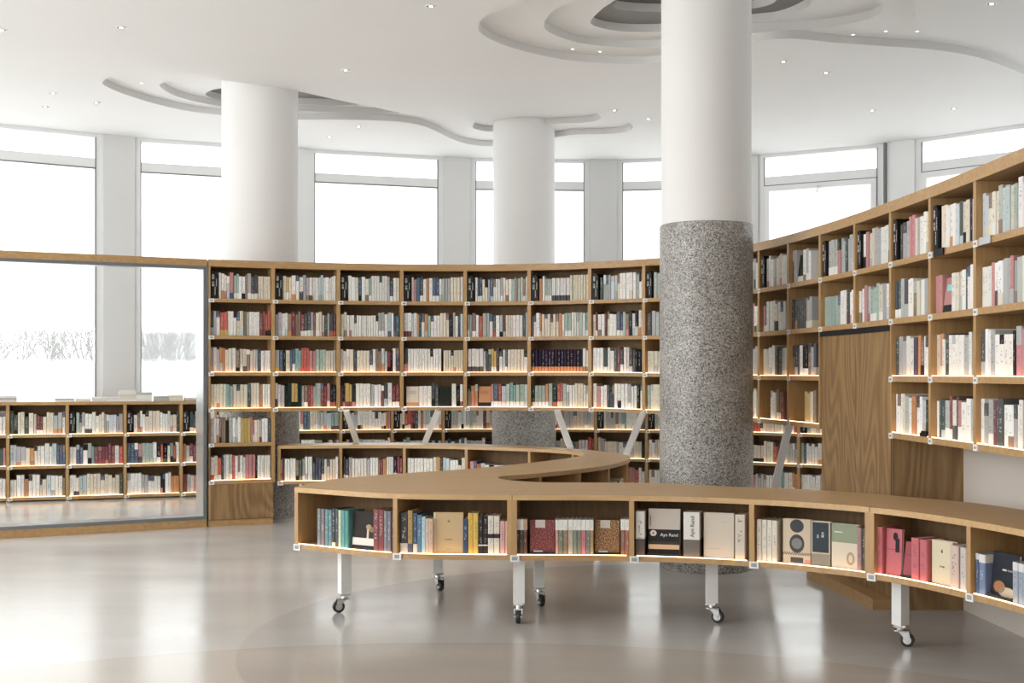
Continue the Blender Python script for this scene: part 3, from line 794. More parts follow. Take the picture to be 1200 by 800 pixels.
def u_cover(w, d, h, col, ink, th=0.0022, z0=0.0, z1=None, grow=0.0, uvr=None):
    z1 = h if z1 is None else z1; m = MB()
    x0, x1, g = -w / 2 - grow, w / 2 + grow, grow
    sp = min(0.004, w * 0.14)
    prof = [(x0, d), (x0, sp - g), (x0 + sp, -g), (x1 - sp, -g), (x1, sp - g), (x1, d), (x1 - th, d), (x1 - th, th + 0.003), (x0 + th, th + 0.003), (x0 + th, d)]
    n = len(prof); m.v = [Vector((a, b, z0)) for a, b in prof] + [Vector((a, b, z1)) for a, b in prof]
    sd_[0] += 1; u = sd_[0] % 400
    for i in range(n):
        j = (i + 1) % n
        if i == 2: m.face((i, j, n + j, n + i), (*col, ink), [(u + 0.02, z0 / h), (u + 0.98, z0 / h), (u + 0.98, z1 / h), (u + 0.02, z1 / h)])
        else: m.face((i, j, n + j, n + i), (*col, 0))
    m.face([i for i in range(n)][::-1], (*col, 0)); m.face([n + i for i in range(n)], (*col, 0))
    return m
def make_book(M_, w, d, h, col, bands, ink, label, group, name='book'):
    ro = link(name, u_cover(w, d, h, col, ink).mesh('book_cover', M_book, attrs=True))
    ro.matrix_world = M_; tag(ro, label, 'book', group)
    pg = MB(); pg.box(-w / 2 + 0.0024, w / 2 - 0.0024, 0.006, d - 0.003, 0.003, h - 0.004)
    link('page_block', pg.mesh('page_block', M_page), ro)
    for bc, v0, v1 in bands:
        link('paper_band' if v0 < 0.05 or v1 > 0.95 else 'printed_band', u_cover(w, d - 0.001, h, bc, 0.6 if v1 - v0 > 0.2 else 0, z0=max(0.0005, v0 * h), z1=min(h - 0.0005, v1 * h) if v1 < 0.99 else h + 0.0004, grow=0.0006).mesh('paper_band', M_book, attrs=True), ro)
    return ro
def frame_at(path, s, d, z):
    p = path.at(s, d); t_ = path.tan(s); n_ = path.normal(s)
    return Matrix(((t_.x, n_.x, 0, p.x), (t_.y, n_.y, 0, p.y), (0, 0, 1, z), (0, 0, 0, 1)))

def parse(seq):
    out = []
    for tok in seq.split():
        if tok.startswith('-'): out.append(('gap', float(tok[1:] or 1) )); continue
        if tok.startswith('F'): out.append(('face', tok[1:] or 'C')); continue
        k = tok[0]; n = int(tok[1:].split('/')[0] or 1) if len(tok) > 1 else 1
        band = tok.split('/')[1] if '/' in tok else None
        out.append(('run', k, n, band))
    return out
GEN = 'WWWWWWWWWWCCCCCGGGGLLSDKBNPRMOT'
def rand_seq(rnd):
    toks = []; n = 0
    while n < 15:
        k = rnd.choice(GEN); c = rnd.choice((1, 1, 1, 2, 2, 3, 4 if k in 'WCG' else 1))
        toks.append(k + str(c) + ('/' + rnd.choice('WCOKD') if rnd.random() < 0.15 else '')); n += c
    return ' '.join(toks)

INDIV = []        # (priority, make-args)
def fill(path, s0, s1, z, seq, rnd, where, prio, sign=False, hbase=0.225, dfront=0.022, hvar=0.018):
    s = s0 + 0.004
    if sign: s += 0.075
    items = parse(seq)
    tot = sum(i[2] if i[0] == 'run' else 0 for i in items)
    gaps = sum(i[1] * 0.02 if i[0] == 'gap' else (0.13 if i[0] == 'face' else 0) for i in items)
    avail = s1 - 0.004 - s - gaps
    ws = [rnd.uniform(0.75, 1.3) for _ in range(tot)]
    # runs keep one thickness
    q = 0
    for it in items:
        if it[0] == 'run':
            wv = rnd.uniform(0.8, 1.25)
            for _ in range(it[2]): ws[q] = wv * rnd.uniform(0.95, 1.05) if it[2] > 2 else rnd.uniform(0.7, 1.4); q += 1
    sc_ = min(avail / max(0.01, sum(ws)), 0.046); q = 0; order = 0
    for it in items:
        if it[0] == 'gap': s += it[1] * 0.02; continue
        if it[0] == 'face':
            M_ = frame_at(path, s + 0.066, 0.03, z) @ Matrix.Rotation(R(-7), 4, 'X')
            col = shade(CL[it[1]], rnd); order += 1
            hh = rnd.uniform(0.19, 0.215)
            put_face(STUFF, M_, 0.122, 0.02, hh, col, rnd); s += 0.13; continue
        _, k, n, band = it
        h0 = hbase + rnd.uniform(-hvar, hvar); base = shade(CL[k], rnd, 0.1); ser = n >= 3
        for _ in range(n):
            w_ = ws[q] * sc_; q += 1; order += 1
            h = h0 + rnd.uniform(-0.002, 0.002) if ser else hbase + rnd.uniform(-hvar, hvar)
            col = shade(base, rnd, 0.02 if ser else 0.09)
            bands = []
            if band: bands = [(shade(CL[band], rnd, 0.05), 0.0, 0.24)]
            elif rnd.random() < (0.10 if ser else 0.25):
                bands = [(shade(CL[rnd.choice('WWWCCGGKDPOLN')], rnd), 0.0, rnd.uniform(0.2, 0.38))]
            elif rnd.random() < 0.15: bands = [(shade(CL[rnd.choice('WGKDBN')], rnd), rnd.uniform(0.6, 0.8), 1.0)]
            wb = w_ - 0.002
            M_ = frame_at(path, s + w_ / 2, dfront + rnd.uniform(0, 0.011), z + 0.0005)
            ink = 1.0 if rnd.random() < 0.8 else 0.0
            args = (M_, wb, rnd.uniform(0.135, 0.155), h, col, bands, ink)
            if prio is not None:
                lb = ('slim ' if wb < 0.02 else ('thick ' if wb > 0.036 else '')) + CN[k] + ' book, ' + ordn(order) + ' from left, ' + where
                INDIV.append((prio, args, lb))
            else: put_box_book(STUFF, *args)
            s += w_
def put_face(mb, M_, w, t_, h, col, rnd):
    x0 = -w / 2
    M2 = M_
    mb.box(-w / 2, w / 2, 0, t_, 0, h, (*col, 0), M2)
    mb.quad([M2 @ Vector(p) for p in ((x0 + w * 0.2, -0.0006, h * 0.62), (x0 + w * 0.8, -0.0006, h * 0.62), (x0 + w * 0.8, -0.0006, h * 0.80), (x0 + w * 0.2, -0.0006, h * 0.80))],
            (*(0.25 if c > 0.4 else 0.7 for c in col), 0) if rnd.random() < 0.4 else (*(c * 0.8 for c in col), 0))
    c2 = CL[rnd.choice('OWKC')]
    mb.quad([M2 @ Vector(p) for p in ((x0, -0.0007, 0.0), (x0 + w, -0.0007, 0.0), (x0 + w, -0.0007, h * 0.22), (x0, -0.0007, h * 0.22))], (*c2, 0))

SEQ = {
 0: ['W2 C1 L1 P1/B S2/W W2 N1 G1/W D1/W D1/C C5', 'D1 V1 W1 R2/Y W3 C2 N1 G1 W4 M2 R2/K', 'V1 C1 V1 O2 C2 W1 N1 C2 N1 C2 L1 D1 W3', 'C5 T1 S1 C4 D1 C3 O1 W3'],
 1: ['C1 Y1 C1 W1/O W2 G2 W3 L2/S W2 C1 W2', 'G1 V1/L W2 N1 M1 N2 M1/W D2/W V1/W M1 C1/W C2 D1 G1 D2/R', 'G1/Y B1 K1 C1 B2 T2 R3 P2 S3 C3 G1', 'W2 G1 K2 Y2/K K1 G1 N1/W M1 R1 S2 M2 P1 K2/R'],
 2: ['W2 C1 B1 W2 S1/W W6 L1 D1/W W1 C1', 'C2 W13 G2/W W1 L1/B W1 B2', 'W2 C2 D1 C4 B1 W1 N2 L2 M1/K K1 W1 D1', 'M1 K1/P Y2/M K1/P W4 G1 W2 M1 D1 W1 M2/W'],
 3: ['W1 P1 B1 D1/W W1 O1 W1 B2/W W1 G3 C3 W1', 'W2/M L1 W1 O1/T D1 W1 O1/S S1 W3 C3 K1 G1 W1 D1 L1', 'D1 W12 -1 C8', '-1 FC W3 D2 FK W1 K1 W1/M'],
 4: ['W1 B2/W C2 G1 B1 W3 G1/W C2 W1 S2 P1 S1 W1 N1 W1', 'G1 S1 N1/W W1 R1 G2 W1 D1/R W1 S1/K M1/S C3 W3 D1 G1', 'W4/D G1 D2 Y2/W D1 W2 B1/W C5 W1', 'N1 O2 FO P1/W B1/W R1/W L2/W T2/W S2/W L1'],
 5: ['O1 W1 S3/W W9/D C7', 'N1 W2 O1/C C6 O1 W1 S2/W W3 S1 W1 T1/W', 'K16/O W2/N', 'K1/C S3/W O1/W S1 K1/R R2/C G2 W2 C3 W2'],
 6: ['D1 G3 L2 C1 W5 G1 W2', 'C1 M1/W W2 M1 C1 W2 B2/W S1 N1 K1 W1 K1 W2', 'W3 D1/W W2 D1 M1 D1 W1 C1 D2 K3', 'W1 P1 W2 D3 W4 G1/W W2 K1 W1'],
 7: ['G2 W3 C4 W2 S2 C3', 'D1 G2 D3 P3 W4', 'C6 P1 W6', 'S1 C4 P2 W5 D2'],
 10: ['G1 W2 C1 W1 C2 W2 G1', 'P1 D1 W3 C1 W3', 'C3 W2 N1 D2 G1 C1', '-7 W2 -1 N2/W M1'],
 11: ['D1 G1 FK W1 G1 W1', 'D6 N1 G2/C', 'N1 D2 W1 K2/W N1 G1 D1', '-12 Y2 C1 N1'],
 12: ['G3/W P1 G2 D1 G2 L1', 'S6 W3 D1 W2 P1'], 13: ['W1 P1 C2 G2 W3 G2', 'W2 P1 G1 S2/W S1 C1 G1 W1'],
 14: ['D1 G2 P2 C1 G1 W2 C1 W1', 'D2/W G1 D1 W2 N1 C1 W1 G1 D1 W1', 'D1 G2 W2 D1 O1 N1 W3', 'W3 C1 G1 W1 O1 W2 L1 K1'],
 15: ['C2 W3 L1 D1 C2 K1 W2', 'P2 FP W1 C2 W1 D1 W2 D1', 'C1 O1/C W1 D1 W5 G1 W1', 'W1 D2 G1 M1/W W1 D1 P1 W2 G1'],
 16: ['L2 C3 G1 L2 C1 S1 W2 L1', 'W3 P1 W2 G2 P1 S1 G1 C1', 'D1 W2 G1 W4 K1 P2 D1', 'W1 G2 M1 D2 W2 G1 W2'],
 17: ['W3 G2 C3 W4 P2', 'C3 W4 G2 D2 W2', 'W4 C2 P1 G3 W3', 'W3 G2 N1 W5 D1 C1']}
ROWN = ['top row', 'second row', 'third row', 'bottom row']
BAYN = {10: 'bay right of the granite column', 11: 'second bay right of the granite column', 12: 'left bay above the wood pier', 13: 'right bay above the wood pier',
        14: 'first bay right of the wood pier', 15: 'second bay right of the wood pier', 16: 'third bay right of the wood pier', 17: 'bay cut by right edge'}
SIGNS = []
for bay in range(18):
    rnd = random.Random(100 + bay)
    s0, s1 = PM.cp[bay] + 0.0175, PM.cp[bay + 1] - 0.0175
    nr = 2 if bay in (12, 13) else 4
    for r in range(nr):
        if bay in (8, 9, 17) and bay not in SEQ: seq = rand_seq(rnd)
        else: seq = SEQ[bay][r] if bay in SEQ else rand_seq(rnd)
        z = ZR[r] + 0.0175 + zM((s0 + s1) / 2)
        sign = r == 0 and bay not in (11, 16)
        prio = None
        if bay >= 10 and bay != 17: prio = [0, 1, 2, 3, 4, 5, 6][16 - bay] + 1 if bay <= 16 else None
        fill(PM, s0, s1, z, seq, rnd, ROWN[r] + ', ' + BAYN.get(bay, ''), prio, sign, hbase=0.232 if r == 0 else 0.222)
        if sign: SIGNS.append((PM, s0 + 0.038, z, bay))
rnd = random.Random(5)
s0, s1 = PM.cp[0] + 0.0175, PM.cp[1] - 0.0175
fill(PM, s0, s1, 0.775 + 0.0175, 'W3 N3 K1 G1 W2/L W1 Y3 P2 C2 G1/M W2 B1', rnd, '', None, hbase=0.225)
fill(PM, s0, s1, 0.42 + 0.0175, 'W1/R C1 R1/L D1 L1 W1 G1/W R1 W1 N1 W2 P3 K1 W4', rnd, '', None, hbase=0.225)
# perimeter
for i in range(nQ):
    rnd = random.Random(900 + i)
    for r in range(3):
        s0, s1 = QC[i] + 0.0175, QC[i + 1] - 0.0175
        pxq = 600 + F * PQ.at(s0 + 0.05).x / PQ.at(s0 + 0.05).y
        sg = r == 0 and (40 < pxq < 232 or (400 < pxq < 570) or (690 < pxq < 775) or 925 < pxq < 958)
        fill(PQ, s0, s1, ZQ[r] + 0.0175, rand_seq(rnd), rnd, '', None, sg, hbase=0.225, hvar=0.03)
        if sg: SIGNS.append((PQ, s0 + 0.038, ZQ[r] + 0.0175, 100 + i))
# rear bench
RB = ['C1 M1 W4 N1/K D1 S1/W W3 D4 C4 W1', 'D2/W G1 W5 G1 W3 N1 M1 O1 W3 K1 M2', 'W8 C1 O1 D1 L2 W3 C2', 'P2 R1 L1 W7 K1 D1 -4', 'W3 C2 G2 -10']
for i, sq in enumerate(RB):
    rnd = random.Random(300 + i)
    fill(BR, BR.cp[i] + 0.02, BR.cp[i + 1] - 0.02, BB + TH + 0.001, sq, rnd, '', None, hbase=0.215 if i < 3 else 0.185)
for i, sq in enumerate(['W2 G1 -9', 'C2 W4 -8', 'W6 C2 G3 -3', 'G5 W4 C3']):
    rnd = random.Random(330 + i)
    fill(BM, BM.cp[i] + 0.02, BM.cp[i + 1] - 0.02, BB + TH + 0.001, sq, rnd, '', None, hbase=0.20)

# flat piles on top of the low window bookcase
rnd = random.Random(77)
for px, n, wd in ((8, 3, 0.19), (75, 2, 0.20), (97, 2, 0.17), (115, 2, 0.16), (132, 2, 0.16), (151, 5, 0.19), (169, 4, 0.18), (190, 3, 0.17), (207, 3, 0.17), (224, 2, 0.15)):
    best = min((abs((PQ.at(u / 50).x / PQ.at(u / 50).y) * F + 600 - px), u / 50) for u in range(0, int(PQ.L * 50)))[1]
    z = 1.13
    for k in range(n):
        th_ = rnd.uniform(0.016, 0.03); M_ = frame_at(PQ, best, 0.04 + rnd.uniform(0, 0.01), z)
        c = shade(CL[rnd.choice('WWWWCG')], rnd)
        STUFF.box(-wd / 2 + rnd.uniform(-0.006, 0.006), wd / 2, 0, 0.21, 0.0005, th_ - 0.0005, (*c, 0), M_)
        z += th_

# ---- individual shelf books, largest in the picture first
INDIV.sort(key=lambda a: a[0])
NB = [0]
BUDGET = 300 - 80
for pr, args, lb in INDIV:
    if NB[0] < BUDGET:
        make_book(*args, label=lb, group='books on the right-hand shelves'); NB[0] += 1
    else: put_box_book(STUFF, *args)

# ---- bench bins, book by book
def ordb(i): return ordn(i)
BINN = ['leftmost bench bin', 'second bench bin from left', 'third bench bin', 'fourth bench bin', 'fifth bench bin', 'bench bin with pink books', 'bench bin at right edge']
def stand(M_, w, d, label):
    m = MB(); m.box(-w / 2, w / 2, -0.018, 0.07, 0.0, 0.004); m.box(-w / 2, w / 2, -0.018, -0.015, 0.004, 0.014)
    m.box(-w / 2, w / 2, 0.0, 0.003, 0.004, 0.16, None, Matrix.Translation((0, d + 0.003, 0)) @ Matrix.Rotation(R(-9), 4, 'X'))
    o = link('book_stand', m.mesh('book_stand', M_black)); o.matrix_world = M_
    tag(o, label, 'book stand'); return o
def quadpart(name, ro, x0, z0, x1, z1, y, col, mat=None, n=None):
    m = MB()
    if n:      # disc
        cx, cz, rx, rz = (x0 + x1) / 2, (z0 + z1) / 2, (x1 - x0) / 2, (z1 - z0) / 2
        f = [Vector((cx + rx * math.cos(2 * PI * i / n), y, cz + rz * math.sin(2 * PI * i / n))) for i in range(n)]
        b = [v + Vector((0, 0.0008, 0)) for v in f]; m.tube([f, b]); m.c = [(*col, 0)] * len(m.f)
    else: m.box(x0, x1, y, y + 0.0008, z0, z1, (*col, 0))
    return link(name, m.mesh(name, mat or M_book, attrs=True), ro)
def face_book(M_, w, t_, h, col, label, prints=(), mat=None):
    # front cover towards the reader, spine on the left
    m = MB(); th = 0.0025; c = (*col, 0)
    m.box(0, w, 0, th, 0, h, c); m.box(0, w, t_ - th, t_, 0, h, c); m.box(0, th, th, t_ - th, 0, h, c)
    ro = link('book', m.mesh('book_cover', mat or M_book, attrs=True)); ro.matrix_world = M_ @ Matrix.Translation((-w / 2, 0, 0)); tag(ro, label, 'book', 'books in the bench bins')
    p = MB(); p.box(th + 0.001, w - 0.004, th, t_ - th, 0.003, h - 0.003); link('page_block', p.mesh('page_block', M_page), ro)
    for pr in prints:
        kind, a = pr[0], pr[1:]
        if kind == 'r': quadpart('cover_print', ro, a[0] * w, a[1] * h, a[2] * w, a[3] * h, -0.0008 - 0.0002 * (a[5] if len(a) > 5 else 0), a[4])
        elif kind == 'd': quadpart('cover_print', ro, a[0] * w, a[1] * h, a[2] * w, a[3] * h, -0.0012 - 0.0002 * (a[5] if len(a) > 5 else 0), a[4], n=24)
        elif kind == 't':
            Mt = Matrix.Translation((a[0] * w, -0.0022, a[1] * h)) @ Matrix.Rotation(R(90), 4, 'X') @ Matrix.Rotation(R(a[4] if len(a) > 4 else 0), 4, 'Z')
            lettering(a[2], a[3], ro, Mt, M_letter if (len(a) > 5 and a[5]) else M_ink)
        elif kind == 'm':   # checkered patch
            mm = MB(); x0, z0, x1, z1, col_, nx, nz = a
            for i in range(nx):
                for j in range(nz):
                    if (i + j) % 2: continue
                    xa, xb = (x0 + (x1 - x0) * i / nx) * w, (x0 + (x1 - x0) * (i + 1) / nx) * w
                    za, zb = (z0 + (z1 - z0) * j / nz) * h, (z0 + (z1 - z0) * (j + 1) / nz) * h
                    mm.quad([(xa, -0.0012, za), (xb, -0.0012, za), (xb, -0.0012, zb), (xa, -0.0012, zb)], (*col_, 0))
            link('checker_print', mm.mesh('checker_print', M_book, attrs=True), ro)
    return ro
K_, W_ = CL['K'], (0.8, 0.79, 0.76)
PK = (0.52, 0.15, 0.17)
# each entry: s = spine (px wide, px high, colour, name, bands), g = gap, f = face-out
BENCH = [
 (0, 345, 460, [('g', 21)] + [('s', 4.9, h, c, nm, []) for h, c, nm in ((43, (0.20, 0.22, 0.24), 'grey'), (43, (0.21, 0.17, 0.18), 'brown-grey'), (43, (0.12, 0.24, 0.26), 'dark teal'), (43, (0.14, 0.22, 0.25), 'dark teal'))]
    + [('s', 4.0, 45, (0.06, 0.07, 0.08), 'black', [((0.75, 0.70, 0.55), 0, 0.12)]), ('s', 4.0, 45, (0.09, 0.10, 0.11), 'charcoal', []), ('s', 4, 44, (0.48, 0.56, 0.42), 'pale green', [])]
    + [('s', 4.2, 44, (0.13, 0.34, 0.33), 'bright teal', []), ('s', 4.6, 44, (0.11, 0.30, 0.29), 'bright teal', [])]
    + [('g', 2),
       ('f', 28, 44, (0.02, 0.015, 0.013), 'black face-out book with white lower band and twig picture, leftmost bench bin', [('r', 0, 0.08, 1, .28, (0.72, 0.70, 0.66)), ('r', .60, .28, .68, .60, (0.70, .55, .40)), ('d', .55, .52, .78, .66, (.42, .30, .16)), ('d', .70, .45, .92, .60, (.25, .17, .09))], 1, 0.02, 6, 0.014),
       ('s', 6, 49, (0.22, 0.075, 0.085), 'dark red', []), ('s', 6, 49, (0.21, 0.065, 0.07), 'dark red', []), ('s', 3.7, 48, (0.22, 0.21, 0.23), 'grey', []), ('s', 4.3, 48, (0.20, 0.18, 0.22), 'violet-grey', []), ('s', 4, 48, (0.03, 0.03, 0.035), 'black', [])]),
 (1, 468, 596, [('g', 1), ('s', 10, 47, (0.055, 0.05, 0.055), 'charcoal', [((0.55, 0.50, 0.43), 0, 0.24)]), ('s', 6, 50, (0.40, 0.28, 0.12), 'ochre-brown', [((0.09, 0.10, 0.14), 0, 0.22)]), ('s', 5.2, 47, (0.07, 0.11, 0.17), 'navy', [((0.70, 0.62, 0.5), 0, 0.23)]),
    ('s', 5.5, 45, (0.11, 0.21, 0.33), 'blue', []), ('s', 4.5, 43, (0.45, 0.60, 0.62), 'pale blue', []), ('s', 4, 41, (0.62, 0.50, 0.45), 'pinkish cream', []), ('s', 5, 41, (0.66, 0.45, 0.32), 'peach', []),
    ('f', 34, 48, (0.60, 0.44, 0.25), 'tan face-out book with small black emblem, second bench bin from left', [('t', .5, .78, '⚘', 0.018), ('t', .5, .34, '三 元 年', 0.011), ('r', .42, .10, .60, .108, (.2, .15, .1)), ('r', .0, .0, .07, 1, (.70, .64, .54))], 0, 0.022, 0, 0.0),
    ('s', 6, 41, (0.06, 0.09, 0.16), 'navy', []), ('s', 5.8, 48, (0.72, 0.48, 0.12), 'yellow', []), ('s', 5.8, 48, (0.72, 0.50, 0.14), 'yellow', []), ('s', 5.4, 45, (0.04, 0.035, 0.035), 'black', [((0.8, 0.78, 0.74), 0.215, 0.25)]), ('s', 5.4, 45, (0.04, 0.035, 0.035), 'black', [((0.8, 0.78, 0.74), 0.215, 0.25)]),
    ('s', 6.6, 45, (0.72, 0.68, 0.60), 'ivory', [((0.05, 0.04, 0.04), 0.42, 0.53)]), ('s', 6.6, 45, (0.72, 0.68, 0.60), 'ivory', [((0.05, 0.04, 0.04), 0.42, 0.53)]), ('g', 0.5), ('s', 5.5, 39, (0.66, 0.40, 0.40), 'pink', []), ('s', 5, 39, (0.66, 0.44, 0.40), 'pale pink', [])]),
 (2, 604, 732, [('g', 1), ('s', 4.4, 41, (0.06, 0.045, 0.04), 'black', [((0.78, 0.77, 0.74), 0.70, 1)]), ('s', 4.4, 41, (0.09, 0.075, 0.07), 'black', [((0.78, 0.77, 0.74), 0.70, 1)]), ('s', 4.2, 41, (0.14, 0.08, 0.07), 'brown', [((0.55, 0.36, 0.26), 0.70, 1)]), ('g', 3),
    ('f', 28, 40, (0.17, 0.045, 0.05), 'maroon speckled face-out book with pale label, third bench bin', [('r', .22, .76, .62, 1.0, (.62, .58, .54)), ('r', .15, .02, .52, .08, (.7, .68, .65))], 1, 0.02, 6, 0.014),
    ('g', 1)] + [('s', wd, 41, c, nm, [((0.78, 0.77, 0.74), 0.70, 1)]) for wd, c, nm in ((3.2, (.62, .35, .28), 'salmon'), (5.6, (.20, .22, .17), 'olive'), (5, (.28, .20, .13), 'brown'), (6, (.52, .46, .38), 'beige'), (4.6, (.22, .27, .23), 'grey-green'), (4.6, (.25, .23, .19), 'olive-brown'), (5.4, (.55, .22, .22), 'pink-red'), (4.6, (.20, .21, .20), 'charcoal'), (3.6, (.42, .30, .16), 'ochre'))]
    + [('g', 1), ('f', 28, 40, (0.22, 0.13, 0.06), 'brown speckled face-out book with pale label, third bench bin', [('r', .22, .76, .62, 1.0, (.62, .58, .50)), ('r', .15, .02, .52, .08, (.7, .68, .65))], 1, 0.02, 6, 0.014), ('g', 1),
       ('s', 4.8, 42, (.30, .15, .11), 'red-brown', [((0.78, 0.77, 0.74), 0.70, 1)]), ('s', 4.8, 42, (.36, .17, .12), 'rust', [((0.78, 0.77, 0.74), 0.70, 1)])]),
 (3, 741, 873, [('g', 1), ('s', 11, 52, (0.76, 0.74, 0.70), 'white boxed', [((0.10, 0.085, 0.08), 0, 0.38)]), ('g', 3),
    ('f', 37, 55, (0.55, 0.50, 0.44), 'grey-beige face-out book with broad black band, fourth bench bin', [('r', 0, 0, 1, .55, (.02, .018, .018)), ('r', 0, .12, .98, .22, (.62, .44, .28), 1), ('r', 0, .22, 1, .29, (.045, .04, .04), 1), ('d', .05, .40, .26, .53, (.72, .66, .60), 1), ('d', .12, .44, .19, .49, (.3, .2, .15), 2), ('t', .66, .43, 'Ayn Rand', 0.026, 0, 1), ('r', .05, .62, .075, .85, (.15, .12, .1))], 1, 0.03, 4, 0.012), ('g', 4),
    ('s', 19, 53, (0.76, 0.74, 0.71), 'white and clear-grey boxed', [((0.17, 0.15, 0.14), 0, 0.39)], 'Ayn Rand'), ('g', 3),
    ('f', 35, 53, (0.62, 0.555, 0.47), 'plain cream face-out book, fourth bench bin', [('r', .1, .2, .55, .208, (.35, .3, .25)), ('r', .6, .80, .8, .808, (.4, .35, .3))], 0, 0.025, 0, 0), ('g', 1.5),
    ('s', 12, 53, (0.62, 0.56, 0.48), 'cream thick', []), ('g', 2)]),
 (4, 883, 1014, [('g', 1), ('s', 6, 49, (0.70, 0.65, 0.56), 'ivory', []), ('s', 6, 49, (0.70, 0.65, 0.56), 'ivory', []), ('s', 6, 49, (0.70, 0.65, 0.56), 'ivory', []), ('s', 6, 49, (0.69, 0.64, 0.55), 'ivory', []), ('g', 4),
    ('f', 32, 52, (0.60, 0.50, 0.38), 'beige face-out book with large dark medallions, fifth bench bin', [('d', .26, .70, .76, 1.0, (.06, .06, .065)), ('d', .24, .24, .78, .66, (.06, .065, .07)), ('d', .32, .33, .70, .58, (.22, .22, .21), 1), ('r', .28, .02, .74, .14, (.07, .07, .07)), ('r', .36, .82, .68, .88, (.6, .3, .22), 1), ('m', 0, .19, 1, .25, (.15, .12, .1), 22, 2), ('r', .80, .0, 1, .1, (.7, .3, .22))], 0, 0.03, 0, 0),
    ('f', 22, 52, (0.62, 0.56, 0.46), 'navy and checkered face-out book, fifth bench bin', [('r', .06, .30, .94, .98, (.035, .05, .065)), ('m', 0, 0, 1, .27, (.06, .055, .05), 16, 10), ('t', .62, .70, '大\n师', 0.017, 0, 1), ('t', .36, .66, '花\n园', 0.010, 0, 1)], 0, 0.03, 0, 0), ('g', 1),
    ('f', 32, 52, (0.68, 0.61, 0.50), 'sage green and cream face-out book with brown emblem, fifth bench bin', [('r', 0, .58, 1, 1, (.28, .32, .22)), ('d', .55, .08, .85, .38, (.42, .32, .2)), ('d', .63, .14, .78, .32, (.66, .59, .48), 1), ('r', .1, .80, .4, .825, (.7, .7, .62), 1)], 0, 0.022, 0, 0),
    ('s', 5.5, 51, (0.36, 0.22, 0.21), 'dusky pink', []), ('s', 4.5, 50, (0.08, 0.08, 0.085), 'black', []), ('s', 3.8, 50, (0.16, 0.16, 0.17), 'charcoal', [])]),
 (5, 1024, 1136, [('g', 1), ('s', 7, 55, PK, 'rose pink', []), ('f', 18, 54, PK, 'rose pink face-out book with black figure, bench bin with pink books', [('d', .45, .75, .75, .93, (.02, .015, .02)), ('r', .60, .5, .85, .80, (.02, .015, .02)), ('r', 0, .55, 1, .56, (.2, .04, .06))], 0, 0.02, 2, 0.0), ('g', 1),
    ('f', 13, 42, (0.34, 0.08, 0.10), 'darker rose pink face-out book on a stand, bench bin with pink books', [('r', .1, .62, .9, .63, (.1, .02, .03)), ('d', .7, .3, .85, .4, (.1, .02, .03))], 1, 0.02, 8, 0.02),
    ('s', 9.5, 49, PK, 'rose pink', []), ('g', 0.8), ('s', 9, 49, PK, 'rose pink', []), ('g', 1),
    ('f', 26, 51, (0.66, 0.60, 0.44), 'cream face-out book with small dark emblem, bench bin with pink books', [('t', .5, .76, '♟', 0.016), ('t', .5, .40, '百 年 孤', 0.009)], 0, 0.03, 0, 0), ('s', 11, 50, (0.60, 0.47, 0.41), 'pale blush', []), ('g', 1.5), ('s', 8, 50, (0.55, 0.50, 0.49), 'pale grey', []), ('g', 1)]),
 (6, 1147, 1262, [('g', 1), ('s', 4, 47, (0.09, 0.12, 0.20), 'navy', [((.6, .6, .62), .85, 1)]), ('s', 8, 47, (0.16, 0.22, 0.36), 'blue', [((.7, .68, .65), .8, 1)]), ('g', 1),
    ('f', 32, 53, (0.018, 0.022, 0.032), 'navy face-out book with brown painting, bench bin at right edge', [('d', .10, .08, .55, .36, (.34, .16, .08)), ('d', .30, .0, .98, .24, (.55, .46, .34)), ('r', .4, .60, .56, .64, (.6, .6, .6)), ('r', .6, .60, .85, .64, (.25, .25, .28))], 1, 0.022, 5, 0.012), ('g', 1),
    ('s', 6.5, 48, (0.34, 0.38, 0.46), 'silver-blue', [((.66, .66, .68), .8, 1)]), ('s', 6.5, 48, (0.30, 0.35, 0.44), 'silver-blue', [((.66, .66, .68), .8, 1)]), ('s', 6.5, 48, (0.32, 0.36, 0.44), 'silver-blue', [((.66, .66, .68), .8, 1)])]),
]
rnd = random.Random(11)
ZB = BB + TH + 0.0006
